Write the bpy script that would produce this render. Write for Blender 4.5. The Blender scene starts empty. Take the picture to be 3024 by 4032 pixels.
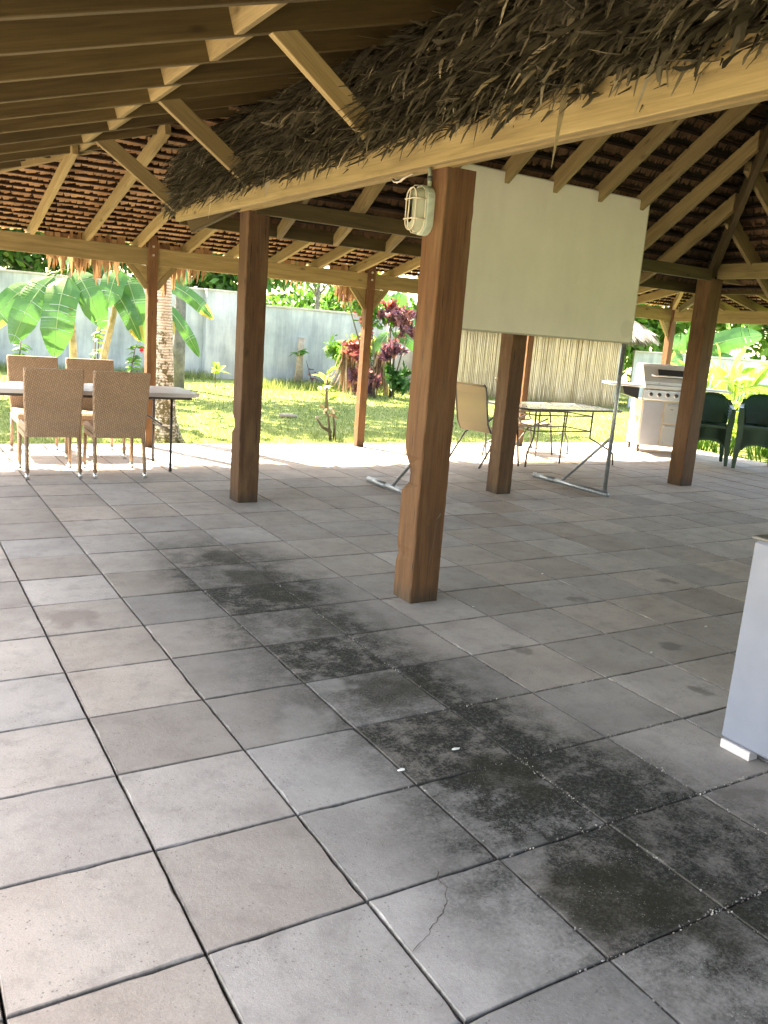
import bpy, math, random
import numpy as np
from mathutils import Vector, Matrix
rng = np.random.default_rng(7)
random.seed(7)
S = bpy.context.scene
COL = S.collection
R = math.radians

# ---------------------------------------------------------------- camera
cam = bpy.data.cameras.new('camera')
cam_o = bpy.data.objects.new('camera', cam)
COL.objects.link(cam_o)
CAM = Vector((-1.38498*.45, -3.74027*.45, 3.34644*.45))
PITCH, ROLL, YAW = 0.2116035, 0.0774448, 0.5497553
fw = Vector((math.sin(YAW)*math.cos(PITCH), math.cos(YAW)*math.cos(PITCH), -math.sin(PITCH)))
ri = fw.cross(Vector((0, 0, 1))).normalized()
up = ri.cross(fw)
r2 = math.cos(ROLL)*ri + math.sin(ROLL)*up
u2 = -math.sin(ROLL)*ri + math.cos(ROLL)*up
m = Matrix((r2, u2, -fw)).transposed().to_4x4()
m.translation = CAM
cam_o.matrix_world = m
cam.sensor_fit = 'VERTICAL'
cam.sensor_height = 36
cam.lens = 3298.797/4032*36
cam.clip_start = .05
cam.clip_end = 600
S.camera = cam_o

# ---------------------------------------------------------------- light
SUN_EL, SUN_AZ = 50.0, -24.0            # azimuth from +Y towards +X
W = bpy.data.worlds.new('World')
S.world = W
W.use_nodes = True
nt = W.node_tree
bg = nt.nodes['Background']
sky = nt.nodes.new('ShaderNodeTexSky')
sky.sky_type = 'NISHITA'
sky.sun_disc = False
sky.sun_elevation = R(SUN_EL)
sky.sun_rotation = R(SUN_AZ)
sky.air_density = 1.0
sky.dust_density = 1.5
nt.links.new(sky.outputs[0], bg.inputs[0])
bg.inputs[1].default_value = .15
sl = bpy.data.lights.new('sun', 'SUN')
sl.energy = 4.6
sl.angle = R(.6)
sl.color = (1, .95, .86)
so = bpy.data.objects.new('sun', sl)
COL.objects.link(so)
sd = Vector((math.sin(R(SUN_AZ))*math.cos(R(SUN_EL)), math.cos(R(SUN_AZ))*math.cos(R(SUN_EL)), math.sin(R(SUN_EL))))
so.rotation_euler = sd.to_track_quat('Z', 'Y').to_euler()
so.location = sd*30
S.view_settings.view_transform = 'Standard'
S.view_settings.look = 'None'
S.view_settings.exposure = 3.6
S.view_settings.gamma = 1
S.view_settings.use_curve_mapping = False
S.view_settings.use_white_balance = True      # the camera's daylight-shade setting
S.view_settings.white_balance_temperature = 8800
S.view_settings.white_balance_tint = 12
S.cycles.max_bounces = 10
S.cycles.diffuse_bounces = 6
S.cycles.glossy_bounces = 3
S.cycles.transmission_bounces = 6
S.cycles.transparent_max_bounces = 8
S.cycles.sample_clamp_indirect = 8
S.cycles.use_denoising = True

# ---------------------------------------------------------------- materials
def newmat(name):
    mt = bpy.data.materials.new(name)
    mt.use_nodes = True
    t = mt.node_tree
    b = t.nodes['Principled BSDF']
    return mt, t, b

def N(t, kind, **kw):
    n = t.nodes.new('ShaderNode'+kind)
    for k, v in kw.items():
        if k in n.inputs: n.inputs[k].default_value = v
        else: setattr(n, k, v)
    return n

def ramp(t, fac, stops):
    n = t.nodes.new('ShaderNodeValToRGB')
    e = n.color_ramp.elements
    while len(e) < len(stops): e.new(.5)
    for i, (p, c) in enumerate(stops):
        e[i].position = p
        e[i].color = (*c, 1) if len(c) == 3 else c
    t.links.new(fac, n.inputs[0])
    return n.outputs[0]

def mixc(t, fac, a, b, mode='MIX'):
    n = t.nodes.new('ShaderNodeMix')
    n.data_type = 'RGBA'
    n.blend_type = mode
    for s, v in ((0, fac), (6, a), (7, b)):
        if hasattr(v, 'links') or hasattr(v, 'is_linked'): t.links.new(v, n.inputs[s])
        else: n.inputs[s].default_value = v if s == 0 else (*v, 1)
    return n.outputs[2]

def math_(t, op, a, b=None, clamp=False):
    n = t.nodes.new('ShaderNodeMath')
    n.operation = op
    n.use_clamp = clamp
    for i, v in ((0, a), (1, b)):
        if v is None: continue
        if hasattr(v, 'is_linked'): t.links.new(v, n.inputs[i])
        else: n.inputs[i].default_value = v
    return n.outputs[0]

def bump(t, b, h, strength=.3, dist=.01):
    n = t.nodes.new('ShaderNodeBump')
    n.inputs['Strength'].default_value = strength
    n.inputs['Distance'].default_value = dist
    t.links.new(h, n.inputs['Height'])
    t.links.new(n.outputs[0], b.inputs['Normal'])

def noise(t, vec, scale, detail=3, rough=.55, dist=0):
    n = t.nodes.new('ShaderNodeTexNoise')
    n.inputs['Scale'].default_value = scale
    n.inputs['Detail'].default_value = detail
    n.inputs['Roughness'].default_value = rough
    n.inputs['Distortion'].default_value = dist
    if vec is not None: t.links.new(vec, n.inputs['Vector'])
    return n.outputs[0]

def mapping(t, vec, scale, loc=None):
    n = t.nodes.new('ShaderNodeMapping')
    n.inputs['Scale'].default_value = scale
    t.links.new(vec, n.inputs['Vector'])
    if loc is not None: t.links.new(loc, n.inputs['Location'])
    return n.outputs[0]

def wood(name, dark, mid, light, knots=.85, rough=.7, foot=False):
    mt, t, b = newmat(name)
    tc = N(t, 'TexCoord')
    oi = N(t, 'ObjectInfo')
    off = t.nodes.new('ShaderNodeCombineXYZ')
    for i in range(3):
        t.links.new(math_(t, 'MULTIPLY', oi.outputs['Random'], 37.0+11*i), off.inputs[i])
    v = mapping(t, tc.outputs['Object'], (1.1, 14, 14), off.outputs[0])
    g = noise(t, v, 1.6, 5, .6, .6)
    v2 = mapping(t, tc.outputs['Object'], (2.0, 90, 90), off.outputs[0])
    g2 = noise(t, v2, 1.5, 2, .6)
    c = ramp(t, g, [(.25, dark), (.5, mid), (.75, light)])
    c = mixc(t, .25, c, ramp(t, g2, [(.3, dark), (.7, light)]))
    v3 = mapping(t, tc.outputs['Object'], (2.6, 7, 7), off.outputs[0])
    vo = t.nodes.new('ShaderNodeTexVoronoi')
    vo.inputs['Scale'].default_value = 1.0
    t.links.new(v3, vo.inputs['Vector'])
    k = ramp(t, vo.outputs['Distance'], [(.03, (1, 1, 1)), (.14, (0, 0, 0))])
    c = mixc(t, math_(t, 'MULTIPLY', k, knots), c, tuple(x*.45 for x in dark))
    big = noise(t, mapping(t, tc.outputs['Object'], (.9, 2, 2), off.outputs[0]), 1.3, 3)
    c = mixc(t, math_(t, 'MULTIPLY', ramp(t, big, [(.35, (0, 0, 0)), (.8, (1, 1, 1))]), .45), c, tuple(x*.6 for x in mid))
    if foot:                                   # damp, dirty foot and small dark checks
        sx = t.nodes.new('ShaderNodeSeparateXYZ'); t.links.new(tc.outputs['Object'], sx.inputs[0])
        ft = N(t, 'MapRange'); t.links.new(math_(t, 'ADD', sx.outputs[0], math_(t, 'MULTIPLY', g, .12)), ft.inputs[0])
        ft.inputs[1].default_value = .17; ft.inputs[2].default_value = .06; ft.inputs[3].default_value = 0; ft.inputs[4].default_value = .75
        c = mixc(t, ft.outputs[0], c, (.03, .024, .018))
        ck = noise(t, mapping(t, tc.outputs['Object'], (1.4, 26, 26), off.outputs[0]), 1.7, 2, .5)
        c = mixc(t, ramp(t, ck, [(.27, (1, 1, 1)), (.31, (0, 0, 0))]), c, (.012, .008, .005))
        wr = noise(t, mapping(t, tc.outputs['Object'], (.8, 3, 3), off.outputs[0]), 2.2, 5, .65)
        c = mixc(t, math_(t, 'MULTIPLY', ramp(t, wr, [(.5, (0, 0, 0)), (.75, (1, 1, 1))]), .35), c, (.22, .15, .08))
    hv = t.nodes.new('ShaderNodeHueSaturation')
    t.links.new(c, hv.inputs['Color'])
    t.links.new(math_(t, 'ADD', math_(t, 'MULTIPLY', oi.outputs['Random'], .4), .8), hv.inputs['Value'])
    t.links.new(hv.outputs[0], b.inputs['Base Color'])
    b.inputs['Roughness'].default_value = rough
    b.inputs['Specular IOR Level'].default_value = .3
    bump(t, b, g2, .25, .004)
    return mt

M = {}
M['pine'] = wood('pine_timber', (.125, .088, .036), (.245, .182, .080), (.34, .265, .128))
M['pine_shaded'] = wood('shaded_pine_timber', (.040, .027, .010), (.072, .050, .018), (.115, .082, .032))  # same pine, with the dim light under the roof put into the colour
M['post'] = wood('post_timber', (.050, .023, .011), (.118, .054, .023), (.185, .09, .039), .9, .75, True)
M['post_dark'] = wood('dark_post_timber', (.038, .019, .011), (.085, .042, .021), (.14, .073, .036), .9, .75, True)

def toned(name, stops, rough=.8, transl=0.0, spec=.2, bumpy=None):
    mt, t, b = newmat(name)
    a = N(t, 'Attribute', attribute_name='tone')
    c = ramp(t, a.outputs['Fac'], stops)
    g = N(t, 'NewGeometry')
    nz = noise(t, g.outputs['Position'], 30, 2)
    c = mixc(t, .35, c, ramp(t, nz, [(.3, (.35, .35, .35)), (.7, (1, 1, 1))]), 'MULTIPLY')
    t.links.new(c, b.inputs['Base Color'])
    b.inputs['Roughness'].default_value = rough
    b.inputs['Specular IOR Level'].default_value = spec
    if transl:
        tr = N(t, 'BsdfTranslucent')
        t.links.new(c, tr.inputs[0])
        mx = N(t, 'MixShader')
        mx.inputs[0].default_value = transl
        out = t.nodes['Material Output']
        t.links.new(b.outputs[0], mx.inputs[1])
        t.links.new(tr.outputs[0], mx.inputs[2])
        t.links.new(mx.outputs[0], out.inputs['Surface'])
    return mt

M['thatch_out'] = toned('weathered_palm_thatch', [(0, (.028, .025, .016)), (.35, (.078, .068, .042)), (.7, (.155, .136, .086)), (.93, (.25, .22, .145)), (1, (.42, .35, .22))], .65, .12, .35)
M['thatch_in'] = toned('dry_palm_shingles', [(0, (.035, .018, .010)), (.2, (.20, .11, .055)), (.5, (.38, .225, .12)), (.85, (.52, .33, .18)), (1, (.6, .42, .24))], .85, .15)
M['thatch_in2'] = toned('shaded_palm_shingles', [(0, (.022, .013, .008)), (.4, (.11, .060, .034)), (.8, (.18, .105, .06)), (1, (.26, .17, .10))], .85, .05)  # darker copy of the dry shingles, ceiling shade put into the colour
M['thatch_back'] = toned('shade_dark_thatch', [(0, (.03, .016, .009)), (1, (.08, .045, .025))], .9)  # backing coloured dark so gaps between rows read as shadow
M['thatch_pale'] = toned('pale_thatch', [(0, (.22, .19, .17)), (.5, (.42, .38, .34)), (1, (.62, .58, .52))], .85, .1)  # pale stops for the hut roof and the joint crumbs
M['leaf_dark'] = toned('dark_foliage', [(0, (.012, .05, .012)), (.5, (.03, .11, .022)), (.9, (.07, .20, .035)), (1, (.13, .27, .05))], .45, .35, .4)
M['leaf_mid'] = toned('garden_foliage', [(0, (.03, .10, .015)), (.5, (.07, .2, .025)), (1, (.16, .32, .05))], .45, .4, .4)
M['leaf_lime'] = toned('lime_foliage', [(0, (.12, .22, .03)), (.5, (.28, .42, .06)), (1, (.46, .55, .12))], .4, .45, .4)
M['leaf_red'] = toned('red_foliage', [(0, (.12, .03, .05)), (.4, (.28, .06, .06)), (.8, (.48, .13, .10)), (1, (.6, .3, .18))], .4, .35, .4)
M['leaf_purple'] = toned('purple_foliage', [(0, (.06, .03, .06)), (.5, (.17, .07, .10)), (.85, (.34, .12, .10)), (1, (.5, .2, .12))], .4, .3, .4)
M['leaf_dry'] = toned('dead_leaf', [(0, (.16, .09, .05)), (.5, (.34, .22, .13)), (1, (.5, .37, .24))], .8, .3)
M['grass'] = toned('grass_blades', [(0, (.08, .13, .03)), (.5, (.19, .26, .07)), (1, (.38, .40, .15))], .5, .4, .3)

def plain(name, col, rough=.5, metal=0, bumps=None, var=.12, scale=8, spec=.5, coat=0):
    mt, t, b = newmat(name)
    tc = N(t, 'TexCoord')
    n1 = noise(t, tc.outputs['Object'], scale, 4)
    c = mixc(t, ramp(t, n1, [(.3, (0, 0, 0)), (.75, (1, 1, 1))]), tuple(x*(1-var) for x in col), tuple(min(1, x*(1+var)) for x in col))
    t.links.new(c, b.inputs['Base Color'])
    r = ramp(t, noise(t, tc.outputs['Object'], scale*2.3, 3), [(.3, (rough*.8,)*3), (.7, (min(1, rough*1.2),)*3)])
    t.links.new(r, b.inputs['Roughness'])
    b.inputs['Metallic'].default_value = metal
    b.inputs['Specular IOR Level'].default_value = spec
    if bumps: bump(t, b, noise(t, tc.outputs['Object'], bumps[0], 4), bumps[1], bumps[2])
    return mt

M['steel'] = plain('brushed_steel', (.66, .67, .68), .34, .55, None, .03, 3)
M['steel_door'] = plain('grey_enamel', (.44, .46, .52), .35, .3, None, .05)
M['panel'] = plain('cream_sheet_panel', (.66, .56, .44), .5, .1, None, .06)
M['black'] = plain('black_plastic', (.02, .02, .022), .4)
M['galv'] = plain('galvanised_pipe', (.30, .32, .34), .45, .7, (60, .2, .002), .25, 30)
M['dark_metal'] = plain('bronze_powder_coat', (.075, .068, .06), .45, .3, None, .2, 30)
M['board'] = plain('whiteboard_back', (.74, .72, .60), .55, 0, None, .035, 3, .3)
_t = M['board'].node_tree; _b = _t.nodes['Principled BSDF']; _src = _b.inputs['Base Color'].links[0].from_socket
_tc = N(_t, 'TexCoord'); _d = N(_t, 'VectorMath', operation='DISTANCE'); _t.links.new(_tc.outputs['Object'], _d.inputs[0]); _d.inputs[1].default_value = (5.745, 4.40, 1.71)
_c = mixc(_t, math_(_t, 'MULTIPLY', ramp(_t, _d.outputs['Value'], [(.075, (1, 1, 1)), (.10, (0, 0, 0))]), .22), _src, (.38, .36, .28))
_c = mixc(_t, math_(_t, 'MULTIPLY', ramp(_t, noise(_t, mapping(_t, _tc.outputs['Object'], (1, 1, .25)), 4, 5, .65), [(.45, (0, 0, 0)), (.75, (1, 1, 1))]), .16), _c, (.42, .40, .30))
_t.links.new(_c, _b.inputs['Base Color'])
M['board_edge'] = plain('board_edge', (.45, .43, .33), .6)
M['tabletop'] = plain('grey_plastic_top', (.56, .53, .54), .4, 0, None, .05, 6)
M['lamp_body'] = plain('pale_green_enamel', (.46, .55, .44), .5, 0, None, .15, 30)
M['conduit'] = plain('grey_green_conduit', (.25, .30, .2), .6, 0, None, .2, 40)
M['tape'] = plain('dark_tape', (.06, .075, .06), .6)
M['cable'] = plain('white_cable', (.62, .56, .44), .5)
M['green_plastic'] = plain('green_moulded_plastic', (.009, .05, .026), .38, 0, None, .15, 8, .5)
M['concrete'] = plain('low_wall_render', (.36, .34, .31), .85, 0, (30, .3, .006), .25, 3)
M['sand'] = plain('joint_fines', (.035, .031, .025), .95, 0, (160, .8, .004), .7, 9)
M['brick'] = plain('clay_brick', (.50, .26, .20), .85, 0, (60, .4, .004), .2, 9)
M['bark'] = plain('grey_bark', (.13, .125, .125), .9, 0, (18, .8, .02), .45, 7)
M['stump'] = plain('weathered_stump', (.34, .28, .22), .9, 0, (18, .8, .02), .35, 9)
M['twig'] = plain('dark_twig', (.10, .08, .06), .85, 0, (40, .6, .01), .4, 20)
M['alu'] = plain('aluminium_foot', (.7, .7, .7), .3, .9)
M['white_petal'] = plain('white_petal', (.8, .8, .76), .6)
M['red_petal'] = plain('red_petal', (.6, .02, .04), .5)
M['bolt'] = plain('zinc_bolt', (.55, .54, .5), .4, .8)
M['fence'] = plain('blue_grey_fence', (.12, .15, .19), .7, 0, None, .2, 4)

def glass(name, col, rough, alpha_mix):
    mt, t, b = newmat(name)
    b.inputs['Base Color'].default_value = (*col, 1)
    b.inputs['Roughness'].default_value = rough
    tr = N(t, 'BsdfTransparent')
    tr.inputs[0].default_value = (*[min(1, c*1.3+.2) for c in col], 1)
    mx = N(t, 'MixShader')
    mx.inputs[0].default_value = alpha_mix
    t.links.new(tr.outputs[0], mx.inputs[1])
    t.links.new(b.outputs[0], mx.inputs[2])
    t.links.new(mx.outputs[0], t.nodes['Material Output'].inputs['Surface'])
    return mt
M['table_glass'] = glass('patterned_table_glass', (.62, .60, .48), .25, .55)
M['lamp_glass'] = glass('frosted_lamp_glass', (.42, .44, .32), .3, .96)
M['sling'] = glass('beige_sling_mesh', (.30, .24, .15), .8, .62)

def mk_weave():
    mt, t, b = newmat('woven_resin_wicker')
    tc = N(t, 'TexCoord')
    br = t.nodes.new('ShaderNodeTexBrick')
    br.inputs['Scale'].default_value = 1
    br.inputs['Brick Width'].default_value = .022
    br.inputs['Row Height'].default_value = .017
    br.inputs['Mortar Size'].default_value = .0026
    br.inputs['Mortar Smooth'].default_value = .8
    br.inputs['Color1'].default_value = (.42, .28, .18, 1)
    br.inputs['Color2'].default_value = (.34, .225, .145, 1)
    br.inputs['Mortar'].default_value = (.16, .09, .052, 1)
    sx = t.nodes.new('ShaderNodeSeparateXYZ'); t.links.new(tc.outputs['Object'], sx.inputs[0])
    cx = t.nodes.new('ShaderNodeCombineXYZ')
    t.links.new(math_(t, 'ADD', sx.outputs[0], sx.outputs[1]), cx.inputs[1])
    t.links.new(sx.outputs[2], cx.inputs[0])
    t.links.new(cx.outputs[0], br.inputs['Vector'])
    n1 = noise(t, tc.outputs['Object'], 4, 3)
    c = mixc(t, .4, br.outputs[0], ramp(t, n1, [(.3, (.6, .6, .6)), (.7, (1, 1, 1))]), 'MULTIPLY')
    t.links.new(c, b.inputs['Base Color'])
    b.inputs['Roughness'].default_value = .5
    bump(t, b, math_(t, 'SUBTRACT', 1.0, br.outputs['Fac']), .8, .003)
    return mt
M['weave'] = mk_weave()

def mk_tile():
    mt, t, b = newmat('concrete_paver')
    g = N(t, 'NewGeometry')
    oi = N(t, 'ObjectInfo')
    P = g.outputs['Position']
    sp = t.nodes.new('ShaderNodeSeparateXYZ'); t.links.new(P, sp.inputs[0])
    x, y = sp.outputs[0], sp.outputs[1]
    fine = noise(t, P, 190, 4, .8)
    med = noise(t, P, 42, 5, .65)
    big = noise(t, P, 3.2, 5, .62)
    big2 = noise(t, mapping(t, P, (1, 1, 1)), 9, 6, .7, .15)
    base = ramp(t, big, [(.3, (.385, .33, .29)), (.5, (.455, .397, .352)), (.72, (.52, .46, .41))])
    # each paver its own batch shade
    hv = t.nodes.new('ShaderNodeHueSaturation')
    t.links.new(base, hv.inputs['Color'])
    t.links.new(math_(t, 'ADD', math_(t, 'MULTIPLY', oi.outputs['Random'], .34), .80), hv.inputs['Value'])
    t.links.new(math_(t, 'ADD', math_(t, 'MULTIPLY', math_(t, 'FRACT', math_(t, 'MULTIPLY', oi.outputs['Random'], 7.3)), .5), .6), hv.inputs['Saturation'])
    base = hv.outputs[0]
    base = mixc(t, .35, base, ramp(t, fine, [(.38, (.5, .5, .5)), (.6, (1.0, 1.0, 1.0))]), 'MULTIPLY')
    base = mixc(t, math_(t, 'MULTIPLY', ramp(t, big2, [(.5, (0, 0, 0)), (.78, (1, 1, 1))]), .5), base, (.17, .155, .14))
    # the drip line under the eave: dark mildew along y
    wob = math_(t, 'MULTIPLY', math_(t, 'SUBTRACT', noise(t, P, 2.1, 4, .6), .5), .55)
    sh = N(t, 'MapRange', interpolation_type='SMOOTHSTEP')
    t.links.new(y, sh.inputs[0]); sh.inputs[1].default_value = .9; sh.inputs[2].default_value = -.6; sh.inputs[3].default_value = 0; sh.inputs[4].default_value = .24
    dx = math_(t, 'ABSOLUTE', math_(t, 'SUBTRACT', math_(t, 'SUBTRACT', math_(t, 'ADD', x, wob), sh.outputs[0]), 1.20))
    dx = math_(t, 'DIVIDE', dx, math_(t, 'ADD', 1.0, math_(t, 'MULTIPLY', sh.outputs[0], 1.6)))
    band = N(t, 'MapRange', interpolation_type='SMOOTHSTEP')
    t.links.new(dx, band.inputs[0]); band.inputs[1].default_value = .66; band.inputs[2].default_value = .16
    yend = N(t, 'MapRange', interpolation_type='SMOOTHSTEP')
    t.links.new(math_(t, 'ADD', y, math_(t, 'MULTIPLY', wob, 1.0)), yend.inputs[0]); yend.inputs[1].default_value = 4.3; yend.inputs[2].default_value = 2.9
    near = N(t, 'MapRange', interpolation_type='SMOOTHSTEP')
    t.links.new(y, near.inputs[0]); near.inputs[1].default_value = 2.6; near.inputs[2].default_value = -.8
    near.inputs[3].default_value = .9; near.inputs[4].default_value = 1.15
    m_ = math_(t, 'MULTIPLY', math_(t, 'MULTIPLY', band.outputs[0], yend.outputs[0]), near.outputs[0])
    patch = ramp(t, noise(t, P, 8, 9, .78), [(.40, (.08,)*3), (.56, (1, 1, 1))])
    rnd = math_(t, 'ADD', math_(t, 'MULTIPLY', math_(t, 'FRACT', math_(t, 'MULTIPLY', oi.outputs['Random'], 3.7)), .85), .55)
    gran = ramp(t, noise(t, P, 95, 5, .85), [(.38, (.25,)*3), (.58, (1, 1, 1))])
    mm = math_(t, 'MULTIPLY', math_(t, 'MULTIPLY', m_, rnd), math_(t, 'ADD', math_(t, 'MULTIPLY', patch, .75), .35))
    mm = math_(t, 'MULTIPLY', mm, math_(t, 'ADD', math_(t, 'MULTIPLY', gran, .5), .55), True)
    mould = ramp(t, noise(t, P, 60, 6, .8), [(.38, (.010, .011, .009)), (.5, (.026, .027, .022)), (.62, (.095, .095, .086))])
    wide = N(t, 'MapRange', interpolation_type='SMOOTHSTEP')
    t.links.new(dx, wide.inputs[0]); wide.inputs[1].default_value = 1.15; wide.inputs[2].default_value = .25; wide.inputs[4].default_value = .5
    wf = math_(t, 'MULTIPLY', math_(t, 'MULTIPLY', wide.outputs[0], yend.outputs[0]), math_(t, 'ADD', math_(t, 'MULTIPLY', gran, .55), .4), True)
    base = mixc(t, wf, base, (.12, .122, .116))
    c = mixc(t, math_(t, 'MULTIPLY', mm, 1.12, True), base, mould)
    # core blotches of algae
    def blot(px, py, r, col, k):
        nonlocal c
        dd = N(t, 'VectorMath', operation='DISTANCE')
        t.links.new(mixvec, dd.inputs[0]); dd.inputs[1].default_value = (px, py, 0)
        f = N(t, 'MapRange', interpolation_type='SMOOTHSTEP')
        t.links.new(dd.outputs['Value'], f.inputs[0]); f.inputs[1].default_value = r; f.inputs[2].default_value = r*.45
        ff = math_(t, 'MULTIPLY', math_(t, 'MULTIPLY', f.outputs[0], k), math_(t, 'ADD', math_(t, 'MULTIPLY', gran, .5), .5), True)
        c = mixc(t, ff, c, col)
    wn = t.nodes.new('ShaderNodeTexNoise'); wn.inputs['Scale'].default_value = 6; wn.inputs['Detail'].default_value = 5
    t.links.new(P, wn.inputs['Vector'])
    va = N(t, 'VectorMath', operation='SUBTRACT'); t.links.new(wn.outputs['Color'], va.inputs[0]); va.inputs[1].default_value = (.5, .5, .5)
    vb = N(t, 'VectorMath', operation='SCALE'); t.links.new(va.outputs[0], vb.inputs[0]); vb.inputs['Scale'].default_value = .35
    vc = N(t, 'VectorMath', operation='ADD'); t.links.new(P, vc.inputs[0]); t.links.new(vb.outputs[0], vc.inputs[1])
    vd = N(t, 'VectorMath', operation='MULTIPLY'); t.links.new(vc.outputs[0], vd.inputs[0]); vd.inputs[1].default_value = (1, 1, 0)
    mixvec = vd.outputs[0]
    olive = (.022, .021, .012)
    for px, py, r, k in ((1.25, 3.3, .2, .8), (1.25, 2.85, .22, .85), (1.28, 2.5, .22, .8), (1.3, 1.95, .16, .55), (1.2, 1.15, .25, .8), (1.25, .38, .2, .85), (1.08, -.28, .2, .95), (1.25, -.45, .2, .8), (1.35, -.15, .12, .6)):
        blot(px, py, r, olive, k)
    blot(.14, 2.46, .14, (.23, .185, .165), .8)
    for px, py, r, k in ((1.05, 1.95, .10, .3), (1.0, 1.28, .12, .42), (.75, 1.0, .16, .4), (.62, .55, .2, .4), (.98, -.02, .10, .3), (1.12, 1.62, .07, .3), (1.45, -.62, .07, .7)):
        blot(px, py, r, (.40, .385, .36), k)
    for px, py in ((2.95, 1.05), (2.1, 1.35), (3.6, 1.1), (2.6, .6), (1.95, -.1), (3.0, 1.9), (3.9, 2.0)):
        blot(px, py, .075, (.15, .135, .12), .75)
    pv = t.nodes.new('ShaderNodeTexVoronoi'); pv.inputs['Scale'].default_value = 62; t.links.new(P, pv.inputs['Vector'])
    pm = math_(t, 'MULTIPLY', ramp(t, pv.outputs['Distance'], [(.10, (1, 1, 1)), (.22, (0, 0, 0))]), ramp(t, noise(t, P, 7, 3), [(.42, (0, 0, 0)), (.6, (1, 1, 1))]))
    c = mixc(t, math_(t, 'MULTIPLY', pm, .65), c, (.10, .09, .08))
    pv2 = t.nodes.new('ShaderNodeTexVoronoi'); pv2.inputs['Scale'].default_value = 85; t.links.new(mapping(t, P, (1.1, .9, 1)), pv2.inputs['Vector'])
    pm2 = math_(t, 'MULTIPLY', ramp(t, pv2.outputs['Distance'], [(.08, (1, 1, 1)), (.20, (0, 0, 0))]), ramp(t, noise(t, P, 5, 3), [(.45, (0, 0, 0)), (.62, (1, 1, 1))]))
    c = mixc(t, math_(t, 'MULTIPLY', pm2, .55), c, (.52, .50, .46))
    def cell(q):                               # distance from the paver's own centre line
        return math_(t, 'MULTIPLY', math_(t, 'ABSOLUTE', math_(t, 'SUBTRACT', math_(t, 'FRACT', math_(t, 'DIVIDE', math_(t, 'ADD', q, 45.0), .45)), .5)), .45)
    ed = math_(t, 'MAXIMUM', cell(x), cell(y))
    ed = math_(t, 'ADD', ed, math_(t, 'MULTIPLY', math_(t, 'SUBTRACT', med, .5), .010))
    c = mixc(t, ramp(t, ed, [(.2165, (0, 0, 0)), (.2215, (.8, .8, .8))]), c, (.075, .068, .056))
    t.links.new(c, b.inputs['Base Color'])
    b.inputs['Roughness'].default_value = .78
    b.inputs['Specular IOR Level'].default_value = .25
    pits = ramp(t, noise(t, P, 75, 3, .75), [(.28, (0, 0, 0)), (.36, (1, 1, 1))])
    h = math_(t, 'ADD', math_(t, 'MULTIPLY', fine, .35), math_(t, 'MULTIPLY', pits, .5))
    h = math_(t, 'ADD', h, math_(t, 'MULTIPLY', med, .6))
    bump(t, b, h, .6, .004)
    return mt
M['tile'] = mk_tile()

def mk_wall():
    mt, t, b = newmat('rendered_garden_wall')
    g = N(t, 'NewGeometry')
    P = g.outputs['Position']
    a = noise(t, P, .9, 5, .6)
    c = ramp(t, a, [(.3, (.26, .29, .31)), (.5, (.36, .39, .41)), (.7, (.48, .50, .50))])
    st = noise(t, mapping(t, P, (4, 4, .5)), 1.5, 4, .65)
    c = mixc(t, .6, c, ramp(t, st, [(.35, (.55, .57, .6)), (.6, (1, 1, 1))]), 'MULTIPLY')
    t.links.new(c, b.inputs['Base Color'])
    b.inputs['Roughness'].default_value = .9
    bump(t, b, noise(t, P, 12, 4), .3, .01)
    return mt
M['wall'] = mk_wall()

def mk_lawn():
    mt, t, b = newmat('lawn_ground')
    g = N(t, 'NewGeometry')
    P = g.outputs['Position']
    c = ramp(t, noise(t, P, 1.2, 5, .6), [(.3, (.10, .14, .04)), (.5, (.18, .23, .07)), (.72, (.32, .33, .15))])
    c = mixc(t, ramp(t, noise(t, P, 30, 3), [(.35, (0, 0, 0)), (.75, (1, 1, 1))]), c, (.13, .16, .05))
    t.links.new(c, b.inputs['Base Color'])
    b.inputs['Roughness'].default_value = .9
    b.inputs['Specular IOR Level'].default_value = .1
    bump(t, b, noise(t, P, 40, 3), .6, .03)
    return mt
M['lawn'] = mk_lawn()

def mk_palmtrunk():
    mt, t, b = newmat('palm_bark_with_lichen')
    tc = N(t, 'TexCoord')
    P = tc.outputs['Object']
    w = t.nodes.new('ShaderNodeTexWave'); w.bands_direction = 'Z'
    w.inputs['Scale'].default_value = 9; w.inputs['Distortion'].default_value = 2.5; w.inputs['Detail'].default_value = 3
    t.links.new(P, w.inputs['Vector'])
    c = ramp(t, w.outputs['Fac'], [(.1, (.34, .29, .25)), (.5, (.52, .47, .43)), (.9, (.62, .57, .53))])
    li = noise(t, P, 14, 5, .75)
    sp = t.nodes.new('ShaderNodeSeparateXYZ'); t.links.new(P, sp.inputs[0])
    lo = N(t, 'MapRange'); t.links.new(sp.outputs[2], lo.inputs[0]); lo.inputs[1].default_value = 2.0; lo.inputs[2].default_value = .8
    lo.inputs[3].default_value = -.10; lo.inputs[4].default_value = .09
    f = ramp(t, math_(t, 'ADD', li, lo.outputs[0]), [(.52, (0, 0, 0)), (.60, (1, 1, 1))])
    c = mixc(t, f, c, (.10, .085, .04))
    f2 = ramp(t, noise(t, P, 20, 3, .6), [(.60, (0, 0, 0)), (.66, (1, 1, 1))])
    c = mixc(t, math_(t, 'MULTIPLY', f2, .8), c, (.62, .60, .50))
    t.links.new(c, b.inputs['Base Color'])
    b.inputs['Roughness'].default_value = .9
    bump(t, b, w.outputs['Fac'], .4, .01)
    return mt
M['palm'] = mk_palmtrunk()

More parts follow.
